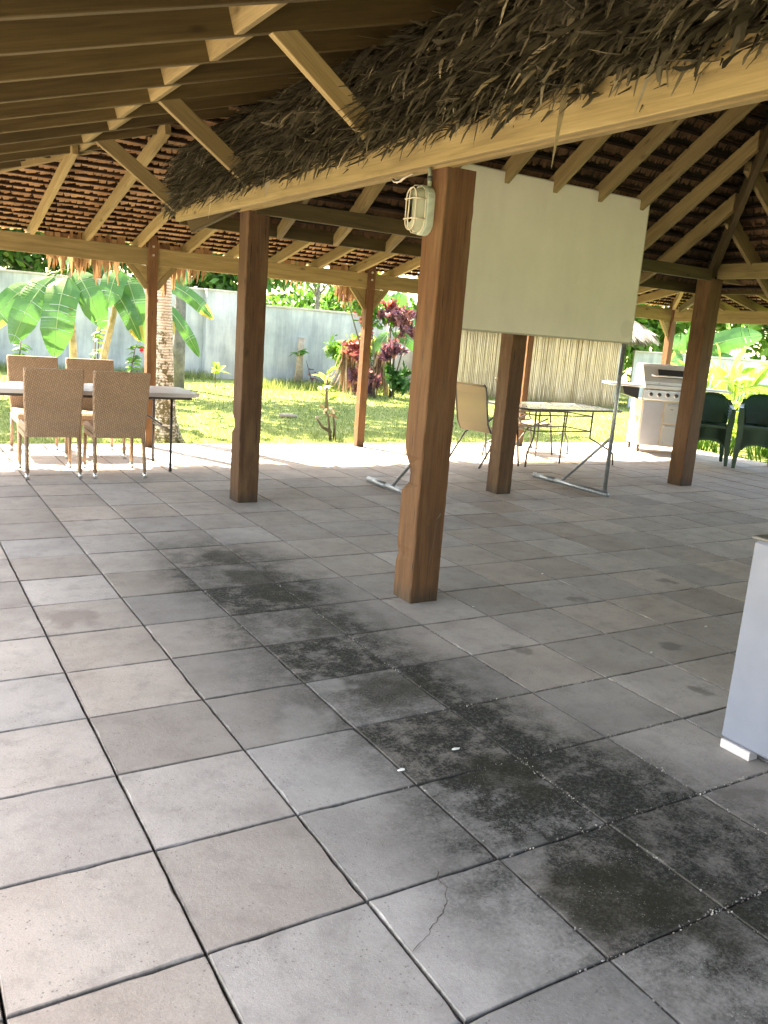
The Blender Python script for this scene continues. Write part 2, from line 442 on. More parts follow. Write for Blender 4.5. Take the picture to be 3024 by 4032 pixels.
def mk_banana():
    mt, t, b = newmat('banana_leaf_blade')
    a = N(t, 'Attribute', attribute_name='tone')
    c = ramp(t, a.outputs['Fac'], [(0, (.30, .40, .16)), (.08, (.08, .20, .045)), (.5, (.055, .165, .038)), (.85, (.075, .20, .045)), (.95, (.42, .36, .05)), (1, (.34, .2, .08))])
    tc = N(t, 'TexCoord')
    c = mixc(t, .3, c, ramp(t, noise(t, tc.outputs['Object'], 9, 3), [(.3, (.55, .6, .5)), (.7, (1, 1, 1))]), 'MULTIPLY')
    t.links.new(c, b.inputs['Base Color'])
    b.inputs['Roughness'].default_value = .35
    tr = N(t, 'BsdfTranslucent'); t.links.new(c, tr.inputs[0])
    mx = N(t, 'MixShader'); mx.inputs[0].default_value = .42
    t.links.new(b.outputs[0], mx.inputs[1]); t.links.new(tr.outputs[0], mx.inputs[2])
    t.links.new(mx.outputs[0], t.nodes['Material Output'].inputs['Surface'])
    return mt
M['banana'] = mk_banana()
M['bstem'] = plain('dry_banana_stem', (.50, .33, .17), .75, 0, (25, .5, .01), .35, 12)
M['cane'] = wood('split_bamboo', (.27, .19, .11), (.46, .345, .22), (.62, .50, .36), .3)

# ---------------------------------------------------------------- mesh helpers
INV = {}
def link(o, parent=None, world=None):
    COL.objects.link(o)
    if parent is not None:
        o.parent = parent
        if parent.name in INV: o.matrix_parent_inverse = INV[parent.name].inverted()
    if world is not None: o.matrix_basis = world
    return o

def mobj(name, v, f, mat, parent=None, tone=None, smooth=False, world=None, kind=None):
    me = bpy.data.meshes.new(name)
    me.from_pydata([tuple(p) for p in v], [], [tuple(q) for q in f])
    me.materials.append(M[mat] if isinstance(mat, str) else mat)
    if tone is not None:
        at = me.attributes.new('tone', 'FLOAT', 'FACE')
        at.data.foreach_set('value', np.asarray(tone, dtype=np.float32))
    if smooth: me.shade_smooth()
    o = bpy.data.objects.new(name, me)
    link(o, parent, world)
    if kind: o['kind'] = kind
    return o

def polys(name, V, mat, parent=None, tone=None, kind=None, smooth=False):
    """V (n,k,3): n separate k-gons, fast"""
    n, k, _ = V.shape
    me = bpy.data.meshes.new(name)
    me.vertices.add(n*k); me.loops.add(n*k); me.polygons.add(n)
    me.vertices.foreach_set('co', V.reshape(-1).astype(np.float32))
    me.loops.foreach_set('vertex_index', np.arange(n*k, dtype=np.int32))
    me.polygons.foreach_set('loop_start', np.arange(0, n*k, k, dtype=np.int32))
    me.update(calc_edges=True)
    me.materials.append(M[mat])
    if tone is None: tone = rng.random(n)
    at = me.attributes.new('tone', 'FLOAT', 'FACE')
    at.data.foreach_set('value', np.asarray(tone, dtype=np.float32))
    o = bpy.data.objects.new(name, me)
    link(o, parent)
    if kind: o['kind'] = kind
    return o

def empty(name, label, cat, loc=(0, 0, 0), rz=0, group=None, kind=None):
    o = bpy.data.objects.new(name, None)
    o.empty_display_size = .1
    COL.objects.link(o)
    mw = Matrix.Translation(loc) @ Matrix.Rotation(rz, 4, 'Z')
    o.matrix_basis = mw
    if label: o['label'] = label
    if cat: o['category'] = cat
    if group: o['group'] = group
    if kind: o['kind'] = kind
    return o

def wparent(e):
    """children of e given in world coordinates"""
    INV[e.name] = e.matrix_basis.copy()
    return e

class MB:
    def __init__(s): s.v = []; s.f = []; s.t = []
    def add(s, v, f, tone=.5):
        b = len(s.v)
        s.v += [tuple(p) for p in v]
        s.f += [tuple(b+i for i in q) for q in f]
        s.t += [tone]*len(f)
        return s
    def box(s, c, d, rot=None, ch=0.0):
        x, y, z = (k/2 for k in d)
        if ch:
            pts = []
            for zz, k in ((-z, ch), (-z+ch, 0), (z-ch, 0), (z, ch)):
                for sx, sy in ((-1, -1), (1, -1), (1, 1), (-1, 1)):
                    pts.append(Vector((sx*(x-k), sy*(y-k), zz)))
            fs = [(3, 2, 1, 0), (12, 13, 14, 15)]
            for l in range(3):
                for i in range(4): fs.append((l*4+i, l*4+(i+1) % 4, l*4+4+(i+1) % 4, l*4+4+i))
        else:
            pts = [Vector((sx*x, sy*y, sz*z)) for sz in (-1, 1) for sx, sy in ((-1, -1), (1, -1), (1, 1), (-1, 1))]
            fs = [(3, 2, 1, 0), (4, 5, 6, 7)]+[(i, (i+1) % 4, 4+(i+1) % 4, 4+i) for i in range(4)]
        if rot is not None: pts = [rot @ p for p in pts]
        s.add([p+Vector(c) for p in pts], fs)
        return s
    def tube(s, pts, r, n=8, cap=True):
        pts = [Vector(p) for p in pts]
        rr = r if isinstance(r, (list, tuple)) else [r]*len(pts)
        V = []; prev = None
        for i, p in enumerate(pts):
            if i == 0: d = pts[1]-p
            elif i == len(pts)-1: d = p-pts[i-1]
            else: d = (pts[i+1]-p).normalized()+(p-pts[i-1]).normalized()
            d.normalize()
            if prev is None:
                a = d.orthogonal().normalized()
            else:
                a = (prev-d*prev.dot(d)).normalized()
            prev = a
            b = d.cross(a)
            for k in range(n):
                an = 2*math.pi*k/n
                V.append(p+(a*math.cos(an)+b*math.sin(an))*rr[i])
        F = []
        for i in range(len(pts)-1):
            for k in range(n):
                F.append((i*n+k, i*n+(k+1) % n, (i+1)*n+(k+1) % n, (i+1)*n+k))
        if cap:
            F.append(tuple(reversed(range(n)))); F.append(tuple((len(pts)-1)*n+k for k in range(n)))
        s.add(V, F)
        return s
    def prism(s, poly, axis, a, b):
        """extrude a polygon given in the two other axes"""
        n = len(poly)
        def P(u, w, q):
            return {0: (q, u, w), 1: (u, q, w), 2: (u, w, q)}[axis]
        V = [P(u, w, a) for u, w in poly]+[P(u, w, b) for u, w in poly]
        F = [tuple(range(n)), tuple(reversed(range(n, 2*n)))]+[(i, i+n, (i+1) % n+n, (i+1) % n) for i in range(n)]
        s.add(V, F)
        return s
    def build(s, name, mat, parent=None, smooth=False, kind=None, world=None):
        return mobj(name, s.v, s.f, mat, parent, s.t, smooth, world, kind)

def beam(name, p0, p1, w, d, mat, parent=None, upv=(0, 0, 1), ch=.004, roll=0):
    """timber between two centre points; its own X runs along the grain"""
    p0 = Vector(p0); p1 = Vector(p1)
    L = (p1-p0).length
    x = (p1-p0).normalized()
    y = Vector(upv).cross(x).normalized()
    z = x.cross(y)
    mw = Matrix((x, y, z)).transposed().to_4x4()
    mw.translation = p0
    a, b, c = w/2, d/2, ch
    prof = [(-a+c, -b), (a-c, -b), (a, -b+c), (a, b-c), (a-c, b), (-a+c, b), (-a, b-c), (-a, -b+c)]
    V = [(0, u, v) for u, v in prof]+[(L, u, v) for u, v in prof]
    F = [tuple(reversed(range(8))), tuple(range(8, 16))]+[(i, (i+1) % 8, 8+(i+1) % 8, 8+i) for i in range(8)]
    return mobj(name, V, F, mat, parent, None, False, mw)

def copy_tree(o, parent=None):
    c = o.copy()
    COL.objects.link(c)
    if parent is not None: c.parent = parent
    for ch in o.children: copy_tree(ch, c)
    return c

def place(o, x, y, z, rz, label=None):
    o.matrix_basis = Matrix.Translation((x, y, z)) @ Matrix.Rotation(rz, 4, 'Z')
    if label: o['label'] = label

# ---------------------------------------------------------------- ground and sky are setting
G = -.10
def ground():
    b = MB()
    b.add([(-150, -150, G), (150, -150, G), (150, 250, G), (-150, 250, G)], [(0, 1, 2, 3)])
    o = b.build('lawn', 'lawn'); o['kind'] = 'structure'
ground()

# ---------------------------------------------------------------- paved floor
floor = empty('paved_floor', None, None, (0, 0, 0), kind='structure')
T = .45
base = MB(); base.box((4.0, 2.0, -.065), (13.3, 12.0, .07))
o = base.build('bedding', 'sand', floor)
def tile_mesh(seed):
    r = random.Random(seed)
    g = .0038; h = T/2-g
    nseg = 7
    ring = []
    for sx, sy, dx, dy in ((-1, -1, 1, 0), (1, -1, 0, 1), (1, 1, -1, 0), (-1, 1, 0, -1)):
        for k in range(nseg):
            ring.append((sx*h+dx*2*h*k/nseg, sy*h+dy*2*h*k/nseg))
    V = []; n = len(ring)
    jit = [(r.uniform(-.0016, .0016), r.uniform(-.0016, .0016)) for _ in ring]
    chip = [r.random() < .10 for _ in ring]
    for i, (x, y) in enumerate(ring):
        k = .0022+(r.uniform(.003, .007) if chip[i] else r.uniform(0, .001))
        sc = 1-k/h
        V.append((x*sc+jit[i][0], y*sc+jit[i][1], 0))
    for i, (x, y) in enumerate(ring): V.append((x+jit[i][0]*.6, y+jit[i][1]*.6, -.0028-(.004 if chip[i] else 0)))
    for i, (x, y) in enumerate(ring): V.append((x, y, -.028))
    F = [tuple(range(n))]
    for a in (0, 1):
        for i in range(n): F.append((a*n+i, (a+1)*n+i, (a+1)*n+(i+1) % n, a*n+(i+1) % n))
    return V, F
TM = []
for s in range(8):
    V, F = tile_mesh(s+3)
    me = bpy.data.meshes.new('floor_tile'); me.from_pydata(V, [], F); me.materials.append(M['tile']); TM.append((me, V, F))
invc = cam_o.matrix_basis.inverted()
def scr(p):
    q = invc @ Vector(p)
    if q.z > -.1: return None
    k = cam.lens/36
    return q.x/-q.z*k, q.y/-q.z*k
cells = []
for i in range(-6, 24):
    for j in range(-7, 18):
        cx, cy = (i+.5)*T, (j+.5)*T
        pr = [scr((cx+a*T/2, cy+b*T/2, 0)) for a, b in ((-1, -1), (1, -1), (1, 1), (-1, 1))]
        area = 0; vis = False
        if all(pr):
            for k in range(4):
                a, b_ = pr[k], pr[(k+1) % 4]; area += a[0]*b_[1]-a[1]*b_[0]
            area = abs(area)/2
            vis = any(abs(p[0]) < .375 and abs(p[1]) < .5 for p in pr)
            if not vis: area *= .01
        cells.append((area, i, j, cx, cy))
cells.sort(reverse=True)
rt = random.Random(4)
far = MB()
for n, (ar, i, j, cx, cy) in enumerate(cells):
    me, V, F = TM[rt.randrange(8)]
    mw = Matrix.Translation((cx, cy, rt.uniform(-.002, .001))) @ Matrix.Rotation(rt.choice((0, 1, 2, 3))*math.pi/2+rt.uniform(-.003, .003), 4, 'Z') @ Matrix.Rotation(rt.uniform(-.0035, .0035), 4, 'X') @ Matrix.Rotation(rt.uniform(-.0035, .0035), 4, 'Y')
    if n < 298:
        o = bpy.data.objects.new('floor_tile', me)
        link(o, floor, mw)
    else:
        far.add([mw @ Vector(p) for p in V], F)
far.build('outer_floor_tiles', 'tile', floor, kind='stuff')
kb = MB(); kb.box((4.0, 8.185, -.075), (13.2, .16, .13), ch=.008)
kb.build('edging', 'concrete', floor)
yb = MB(); yb.add([(-9.5, -9, -.088), (-2.75, -9, -.088), (-2.75, 12, -.088), (-9.5, 12, -.088)], [(0, 1, 2, 3)])  # unseen pale ground added on the west to bounce warm light inside
o = yb.build('bounce_yard', plain('pale_bounce_concrete', (.46, .42, .36), .9, 0, (20, .3, .006), .2, 2)); o['kind'] = 'structure'
kb = MB(); kb.box((10.88, 2.2, -.075), (.13, 11.8, .13), ch=.008)
kb.build('edging', 'concrete', floor)
def crack(pts, w):
    b = MB(); pts = [Vector((x, y, .0016)) for x, y in pts]
    q = []
    for i in range(len(pts)-1):
        for k in range(5): q.append(pts[i].lerp(pts[i+1], k/5)+Vector((random.uniform(-.004, .004), random.uniform(-.004, .004), 0)))
    q.append(pts[-1])
    V = []
    for i, p in enumerate(q):
        d = (q[min(i+1, len(q)-1)]-q[max(i-1, 0)]).normalized(); nn = Vector((-d.y, d.x, 0))
        ww = w*(.4+.8*random.random())*(1-.6*i/len(q))
        V += [p+nn*ww, p-nn*ww]
    b.add(V, [(2*i, 2*i+1, 2*i+3, 2*i+2) for i in range(len(q)-1)])
    b.build('crack', 'twig', floor)
crack([(.70, .03), (.68, -.01), (.68, -.04), (.65, -.09), (.61, -.13), (.57, -.15), (.53, -.18), (.46, -.215)], .0022)
crack([(.68, -.04), (.71, -.09), (.77, -.13)], .0013)
crack([(1.83, 2.235), (1.87, 2.21), (1.90, 2.15)], .003)
# pale crumbs of mortar along some joints
def crumbs():
    n = 1500
    x = np.concatenate([rng.choice([1.35, 1.8, 2.25, 2.7, .9], n//2, p=[.3, .3, .2, .1, .1]), rng.uniform(.8, 2.2, n//2)])
    y = np.concatenate([np.clip(rng.choice(rng.uniform(-.8, 2.6, 26), n//2)+rng.normal(0, .07, n//2), -.9, 2.8), rng.choice([-.45, 0, .45, .9], n//2, p=[.5, .2, .15, .15])])
    x[n//2:] = rng.choice(rng.uniform(.9, 2.2, 14), n-n//2)+rng.normal(0, .06, n-n//2)
    j = rng.normal(0, .006, (n, 2))
    x = x+j[:, 0]; y = y+j[:, 1]
    r = rng.uniform(.0012, .0042, n)
    V = np.zeros((n, 4, 3))
    an = rng.uniform(0, 6.28, n)
    for k in range(4):
        V[:, k, 0] = x+np.cos(an+k*1.57)*r*rng.uniform(.6, 1.3, n); V[:, k, 1] = y+np.sin(an+k*1.57)*r
        V[:, k, 2] = rng.uniform(-.004, .0035, n)
    polys('joint_crumbs', V, 'thatch_pale', floor, None, 'stuff')
crumbs()

# ---------------------------------------------------------------- the pavilion
PV = empty('thatched_pavilion', 'open timber pavilion with reddish square posts and a palm thatch roof over the paved floor', 'pavilion', (2.02, 2.22, 0))
wparent(PV)
def ZN(y): return 2.52+.68*(4.85-y)     # rafter undersides, main roof north slope
def ZE(x): return 2.52+.74*(7.42-x)
def ZW(x): return 2.46+.70*(x-1.93)
def ZO(y): return 2.215+.222*(7.83-y)   # outer north skirt
def ZOE(x): return 2.215+.222*(x*-1+10.33)
def ZL(x): return 2.72+.295*(x-.8)      # lean-to over the left side

def post(x, y, w, z1, mat, parent, notch=None, seed=0, chf=.006):
    r = random.Random(seed)
    a = w/2; V = []; rings = 46
    prof = [(-a+chf, -a), (a-chf, -a), (a, -a+chf), (a, a-chf), (a-chf, a), (-a+chf, a), (-a, a-chf), (-a, -a+chf)]
    for i in range(rings):
        z = z1*i/(rings-1)
        wob = .0015
        for k, (u, v) in enumerate(prof):
            uu, vv = u+r.uniform(-wob, wob), v+r.uniform(-wob, wob)
            if notch:
                for (z0, z2, dep) in notch:
                    if z0 < z < z2 and k in (5, 6):
                        f = math.sin(math.pi*((z-z0)/(z2-z0))**.6)*dep
                        vv -= f; uu += f*.5 if k == 6 else f*.3
            # own X along the height
            V.append((z, uu, vv))
    F = []
    for i in range(rings-1):
        for k in range(8): F.append((i*8+k, i*8+(k+1) % 8, (i+1)*8+(k+1) % 8, (i+1)*8+k))
    F.append(tuple(reversed(range(8)))); F.append(tuple((rings-1)*8+k for k in range(8)))
    mw = Matrix(((0, 1, 0, x), (0, 0, 1, y), (1, 0, 0, 0), (0, 0, 0, 1)))
    return mobj('post', V, F, mat, parent, None, False, mw)
post(2.022, 2.215, .19, 2.36, 'post', PV, [(.64, .86, .055), (.24, .30, .012)], 1)
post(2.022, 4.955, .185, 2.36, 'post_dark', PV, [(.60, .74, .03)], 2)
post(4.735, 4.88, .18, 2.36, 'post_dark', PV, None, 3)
post(7.50, 4.92, .20, 2.36, 'post', PV, None, 4)
post(2.022, -.52, .19, 2.36, 'post', PV, None, 5)
post(7.5, 2.2, .19, 2.36, 'post', PV, None, 6)
post(7.5, -.52, .19, 2.36, 'post', PV, None, 7)
# deep checks (splits) in the near posts
def split(pts, axis, at, w, parent):
    b = MB(); V = []
    q = []
    for i in range(len(pts)-1):
        for k in range(4): q.append((pts[i][0]+(pts[i+1][0]-pts[i][0])*k/4+random.uniform(-.002, .002), pts[i][1]+(pts[i+1][1]-pts[i][1])*k/4))
    q.append(pts[-1])
    for i, (h, z) in enumerate(q):
        ww = w*math.sin(math.pi*(i+.5)/(len(q)))
        if axis == 'y': V += [(h-ww, at, z), (h+ww, at, z)]
        else: V += [(at, h-ww, z), (at, h+ww, z)]
    b.add(V, [(2*i, 2*i+1, 2*i+3, 2*i+2) for i in range(len(q)-1)])
    b.build('split', 'twig', parent)
split([(2.035, .22), (2.045, .33), (2.062, .45), (2.08, .50)], 'y', 2.1168, .0018, PV)
split([(2.055, .485), (2.075, .51), (2.083, .525)], 'y', 2.1165, .006, PV)
split([(2.05, 1.95), (2.04, 2.15), (2.03, 2.3)], 'y', 4.860, .0025, PV)
split([(4.70, 1.0), (4.71, 1.2), (4.70, 1.35)], 'y', 4.788, .002, PV)
outer = []
for k, x in enumerate((-.95, 2.022, 4.79, 7.50, 10.43)):
    outer.append(post(x, 7.93, .105, 2.33, 'post', PV, None, 10+k, .003))
for k, y in enumerate((4.9, 2.2, -.5)):
    outer.append(post(10.43, y, .105, 2.33, 'post', PV, None, 20+k, .003))
    post(-.95, y, .105, 2.0, 'post', PV, None, 30+k, .003)
for p_ in (outer[1], outer[2]):
    for z in (2.22, 2.13):
        b = MB(); b.tube([(0, 0, 0), (0, -.014, 0)], .013, 8)
        x0 = p_.matrix_basis.translation.x
        o = b.build('bolt', 'bolt', p_, world=Matrix.Identity(4))
        o.matrix_parent_inverse = (INV[PV.name].inverted() @ p_.matrix_basis).inverted() @ Matrix.Identity(4)
        o.matrix_parent_inverse = (PV.matrix_basis @ INV[PV.name].inverted() @ p_.matrix_basis).inverted()
        o.matrix_basis = Matrix.Translation((x0, 7.877, z))
# plates
beam('wall_plate', (-1.1, 7.925, 2.115), (1.969, 7.925, 2.115), .045, .19, 'pine', PV)
beam('wall_plate', (2.075, 7.925, 2.115), (4.737, 7.925, 2.115), .045, .19, 'pine', PV)
beam('wall_plate', (4.843, 7.925, 2.115), (7.447, 7.925, 2.115), .045, .19, 'pine', PV)
beam('wall_plate', (7.553, 7.925, 2.115), (10.377, 7.925, 2.115), .045, .19, 'pine', PV)
for a_, b_ in ((7.877, 4.953), (4.847, 2.253), (2.147, -8)):
    beam('wall_plate', (10.43, b_, 2.115), (10.43, a_, 2.115), .045, .19, 'pine', PV)
beam('wall_plate', (-.95, -1.2, 2.09), (-.95, 7.85, 2.09), .045, .18, 'pine_shaded', PV)
# main ring beams either side of the post heads, plus the one under them
beam('ring_beam', (1.945, -8, 2.435), (1.945, 5.07, 2.435), .05, .16, 'pine', PV)
beam('ring_beam', (1.98, 4.845, 2.396), (7.40, 4.845, 2.396), .045, .125, 'pine_shaded', PV)
beam('ring_beam', (7.59, 4.845, 2.396), (9.0, 4.845, 2.396), .045, .125, 'pine', PV)
beam('ring_beam', (7.5, -8, 2.44), (7.5, 4.80, 2.44), .09, .16, 'pine', PV)
# fascias of the main roof
beam('fascia', (1.53, -8, 2.295), (1.53, 5.40, 2.335), .038, .165, 'pine', PV)
beam('fascia', (1.555, 5.42, 2.318), (8.0, 5.42, 2.318), .038, .165, 'pine_shaded', PV)
beam('fascia', (8.02, -8, 2.318), (8.02, 5.42, 2.318), .038, .165, 'pine_shaded', PV)
beam('ring_beam', (7.6, 4.96, 2.27), (10.40, 7.76, 2.21), .045, .1, 'pine_shaded', PV)
# knee braces at the outer posts
def knee(x, sgn, parent):
    beam('knee_brace', (x+sgn*.052, 7.93, 1.78), (x+sgn*.26, 7.93, 2.03), .06, .035, 'pine', parent, upv=(0, 1, 0))
    b = MB(); b.prism([(x+sgn*.055, 1.84), (x+sgn*.055, 2.018), (x+sgn*.21, 2.018)], 1, 7.915, 7.945)
    b.build('gusset', 'pine', parent)
for x, s_ in ((2.022, -1), (2.022, 1), (4.79, -1), (4.79, 1), (7.5, -1), (7.5, 1), (10.43, -1)): knee(x, s_, PV)
# outer north rafters
def raf_y(x, y0, y1, zf, d, w, mat, taper=None):
    """rafter parallel to Y: underside follows zf"""
    s_ = (zf(y0)-zf(y1))/(y1-y0)
    n = math.sqrt(1+s_*s_)
    return beam('rafter', (x, y0, zf(y0)+d/2*n), (x, y1, zf(y1)+d/2*n), w, d, mat, PV)
for k in range(-3, 17):
    x = .79+.545*k
    y0 = max(4.7, 6.42-1.2*(x-.2))
    if x > 8.0: y0 = 5.3+(x-8.0)*.98
    if x < 10.3 and y0 < 8.1: raf_y(x, y0, 8.28, ZO, .12, .045, 'pine')
for k in range(18):
    y = 7.5-.545*k
    x0 = 8.05 if y < 5.3 else 8.05+(y-5.3)
    beam('rafter', (x0, y, ZOE(x0)+.06), (10.8, y, ZOE(10.8)+.06), .045, .12, 'pine', PV)
beam('hip_rafter', (8.1, 5.6, ZO(5.6)+.07), (10.75, 8.25, ZO(8.25)+.07), .05, .15, 'pine', PV)
# main north rafters
def raf_y_tail(x, y0):
    b = MB()
    d = .17
    # local coordinates: own X along the length so the grain follows
    p = [(y0, ZN(y0)), (5.06, ZN(5.06)), (5.06, ZN(5.06)), (5.395, 2.235), (5.395, ZN(5.395)+d), (y0, ZN(y0)+d)]
    p = [p[0], (4.93, ZN(4.93)), (5.395, 2.225), p[4], p[5]]
    b.prism([(v, w_) for v, w_ in p], 0, x-.024, x+.024)
    ang = math.atan(.68)
    mw = Matrix.Translation((x, 4.85, 2.5)) @ Matrix(((0, 1, 0, 0), (1, 0, 0, 0), (0, 0, -1, 0), (0, 0, 0, 1)))
    mw = Matrix.Translation((x, 4.85, 2.5)) @ Matrix.Rotation(math.pi/2, 4, 'Z') @ Matrix.Rotation(ang, 4, 'Y')
    iv = mw.inverted()
    b.v = [tuple(iv @ Vector(q)) for q in b.v]
    o = b.build('rafter', 'pine', PV, world=mw)
for k in range(-1, 9):
    x = 6.83-.55*k
    ytop = max(2.05, 4.85-(7.42-x)*1.08) if x > 4.6 else max(2.05, 4.95-(x-1.93)*1.02)
    if ytop < 4.8: raf_y_tail(x, ytop)
for k in range(0, 14):
    y = 4.40-.54*k
    xt = max(4.87, 7.42-(4.85-y)*.93) if y > 2 else 4.87
    xa = 8.0
    beam('rafter', (xt, y, ZE(xt)+.09), (xa, y, ZE(xa)+.09), .048, .15, 'pine', PV)
    xt2 = min(4.85, 1.93+(4.95-y)*.98)
    if xt2 > 2.3: beam('rafter', (1.975, y+.1, ZW(1.975)+.09), (xt2, y+.1, ZW(xt2)+.09), .048, .15, 'pine', PV)
beam('hip_rafter', (7.92, 5.34, 2.22), (4.87, 2.05, 4.36), .055, .19, 'pine_shaded', PV)
beam('hip_rafter', (1.60, 5.34, 2.26), (4.87, 2.0, 4.44), .055, .19, 'pine_shaded', PV)
beam('ridge_beam', (4.87, 2.1, 4.42), (4.87, -8, 4.42), .055, .2, 'pine_shaded', PV)
beam('collar_tie', (3.5, 4.02, 3.50), (6.55, 4.10, 3.50), .045, .11, 'pine', PV)
beam('collar_tie', (6.5, 3.9, 3.27), (6.5, -1.0, 3.27), .045, .10, 'pine', PV)
# left lean-to rafters (X direction), staggered blocking, struts
def hipx(y): return .54+(6.3-y)/.86
for k in range(-8, 12):
    y = 1.62+.525*k
    x0, x1 = -1.45, min(2.6, hipx(y)-.03)
    if x1 < x0+.3: continue
    beam('rafter', (x0, y, ZL(x0)+.075), (x1, y, ZL(x1)+.075), .046, .15, 'pine_shaded', PV)
    if k < 9:
        xb = .80+(.035 if k % 2 else -.035)
        if xb < hipx(y+.525): beam('blocking', (xb, y+.0235, ZL(xb)+.073), (xb, y+.5015, ZL(xb)+.073), .046, .142, 'pine', PV, upv=(-.283, 0, .959))
beam('hip_rafter', (-1.55, 8.10, ZL(-1.55)+.075), (2.75, 4.40, ZL(2.75)+.075), .05, .17, 'pine', PV)
for y, xa in ((2.145, .98), (3.72, .93), (5.295, .90)):
    beam('strut', (xa-.06, y, ZL(xa)+.06), (1.50, y, ZL(xa)-.02-(1.50-xa)*.62), .044, .105, 'pine', PV, upv=(.6, 0, .8))

# ---- thatch, seen from below: rows of folded palm leaves
def course(name, p0, p1, dn, nb, mat, L=.125, w=.04, dip=.38, parent=PV, tlo=.35, thi=.95, hang=0):
    """a row of folded palm leaves over a lath darkened like the shade between rows. p0-p1 row line, dn down the slope, nb normal pointing below"""
    p0 = np.array(p0, float); p1 = np.array(p1, float)
    dn = np.array(dn, float); nb = np.array(nb, float)
    Lr = np.linalg.norm(p1-p0)
    if Lr < .1: return None
    n = max(2, int(Lr/w))
    t = (np.arange(n)+.5)/n+rng.normal(0, .15/n, n)
    al = (p1-p0)/Lr
    wav = .006*np.sin(t*Lr*2.3+rng.random()*6)+.004*np.sin(t*Lr*7+rng.random()*6)
    c = p0+t[:, None]*(p1-p0)+rng.normal(0, .0025, (n, 1))*nb+wav[:, None]*dn
    ww = w*rng.uniform(1.15, 1.5, n)[:, None]/2
    LL = (L*rng.uniform(.85, 1.12, n))[:, None]
    di = (dip*rng.uniform(.8, 1.2, n))[:, None]
    sk = rng.normal(.22, .10, n)[:, None]
    tw = (.004+np.abs(rng.normal(0, .003, n)))[:, None]*nb
    a = c-al*ww+tw; b = c+al*ww-tw
    mid = (dn*np.cos(di*.15)+nb*np.sin(di*.15)+al*sk*.4)*LL*.60
    end = mid+(dn*np.cos(di)+nb*np.sin(di)+al*sk)*LL*.34
    q1 = np.stack([a, b, b+mid, a+mid], 1)
    q2 = np.stack([a+mid, b+mid, b+end-al*ww*.25+dn*.010, a+end-dn*.006], 1)
    tn = rng.uniform(tlo, thi, n)*.35+.65*rng.uniform(tlo, thi)
    V = np.concatenate([q1, q2]); tt = np.concatenate([tn, tn])
    # the lath: a square stick, near black to put row shade into its colour
    m = max(2, int(Lr/.35)); tl = np.linspace(0, 1, m+1)
    cl_ = p0+tl[:, None]*(p1-p0)+nb*(.013+.003*np.sin(tl*40))[:, None]+dn*(.012+.006*np.sin(tl*Lr*2.3))[:, None]
    u1, u2 = nb*.017, dn*.011
    for s1, s2 in ((u1+u2, u1-u2), (u1-u2, -u1-u2), (-u1+u2, u1+u2)):
        V = np.concatenate([V, np.stack([cl_[:-1]+s1, cl_[1:]+s1, cl_[1:]+s2, cl_[:-1]+s2], 1)]); tt = np.concatenate([tt, np.zeros(m)])
    if hang:
        m2 = int(Lr*hang)
        tc_ = rng.random(m2)
        # leaflets hanging in clumps below the eave
        cl = (np.sin(tc_*Lr*5.3)+np.sin(tc_*Lr*2.1+1)+np.sin(tc_*Lr*11)*.5)
        keep = cl > -.1
        tc_ = tc_[keep]; m2 = len(tc_)
        c = p0+tc_[:, None]*(p1-p0)
        hl = rng.uniform(.25, .52, m2)[:, None]*np.clip(.5+.4*cl[keep], .3, 1.1)[:, None]
        wv = rng.uniform(.012, .03, m2)[:, None]
        dz = np.array([0, 0, -1.0])
        o1 = dn*rng.uniform(-.02, .10, m2)[:, None]
        lean = al*rng.normal(0, .10, m2)[:, None]+dn*.12
        q = np.stack([c+o1-al*wv, c+o1+al*wv, c+o1+al*wv*.9+(dz+lean)*hl*.6, c+o1-al*wv*.9+(dz+lean)*hl*.6], 1)
        q3 = np.stack([q[:, 3], q[:, 2], c+o1+al*wv*.3+(dz+lean)*hl, c+o1-al*wv*.1+(dz+lean)*hl*1.05], 1)
        V = np.concatenate([V, q, q3]); th = rng.uniform(.2, .95, m2)
        tt = np.concatenate([tt, th, th])
    return polys(name, V, mat, parent, tt)

def slab(poly_top, thick, mat, name='thatch_layer', parent=PV):
    """closed thick sheet: polygon in space raised by thick"""
    n = len(poly_top)
    V = [Vector(p) for p in poly_top]+[Vector(p)+Vector((0, 0, thick)) for p in poly_top]
    F = [tuple(range(n)), tuple(reversed(range(n, 2*n)))]+[(i, i+n, (i+1) % n+n, (i+1) % n) for i in range(n)]
    return mobj(name, V, F, mat, parent, [.15]*len(F))
# outer north skirt
RD = .15
up_ = .145
sN = math.atan(.222); dnN = (0, math.cos(sN), -math.sin(sN)); nbN = (0, -math.sin(sN), -math.cos(sN))
y = 4.65; row = 0
while y < 8.22:
    x1 = 8.02+(y-5.06)*.97 if y > 5.0 else 4.5
    z = ZO(y)+up_
    hang = 95 if y+RD >= 8.20 else 0
    if hang:
        course('thatch_course', (-1.4, y, z), (5.0, y, z), dnN, nbN, 'thatch_in', parent=PV, hang=hang)
        course('thatch_course', (5.0, y, z), (x1, y, z), dnN, nbN, 'thatch_in', parent=PV)
    else:
        course('thatch_course', (max(-1.4, .2+(6.42-y)/1.2), y, z), (x1, y, z), dnN, nbN, 'thatch_in')
    y += RD; row += 1
slab([(2.45, 4.66, ZO(4.66)+.215), (4.5, 4.66, ZO(4.66)+.215), (8.0, 5.0, ZO(5.0)+.215), (11.15, 8.25, ZO(8.25)+.215), (-1.6, 8.25, ZO(8.25)+.215)], .10, 'thatch_back')
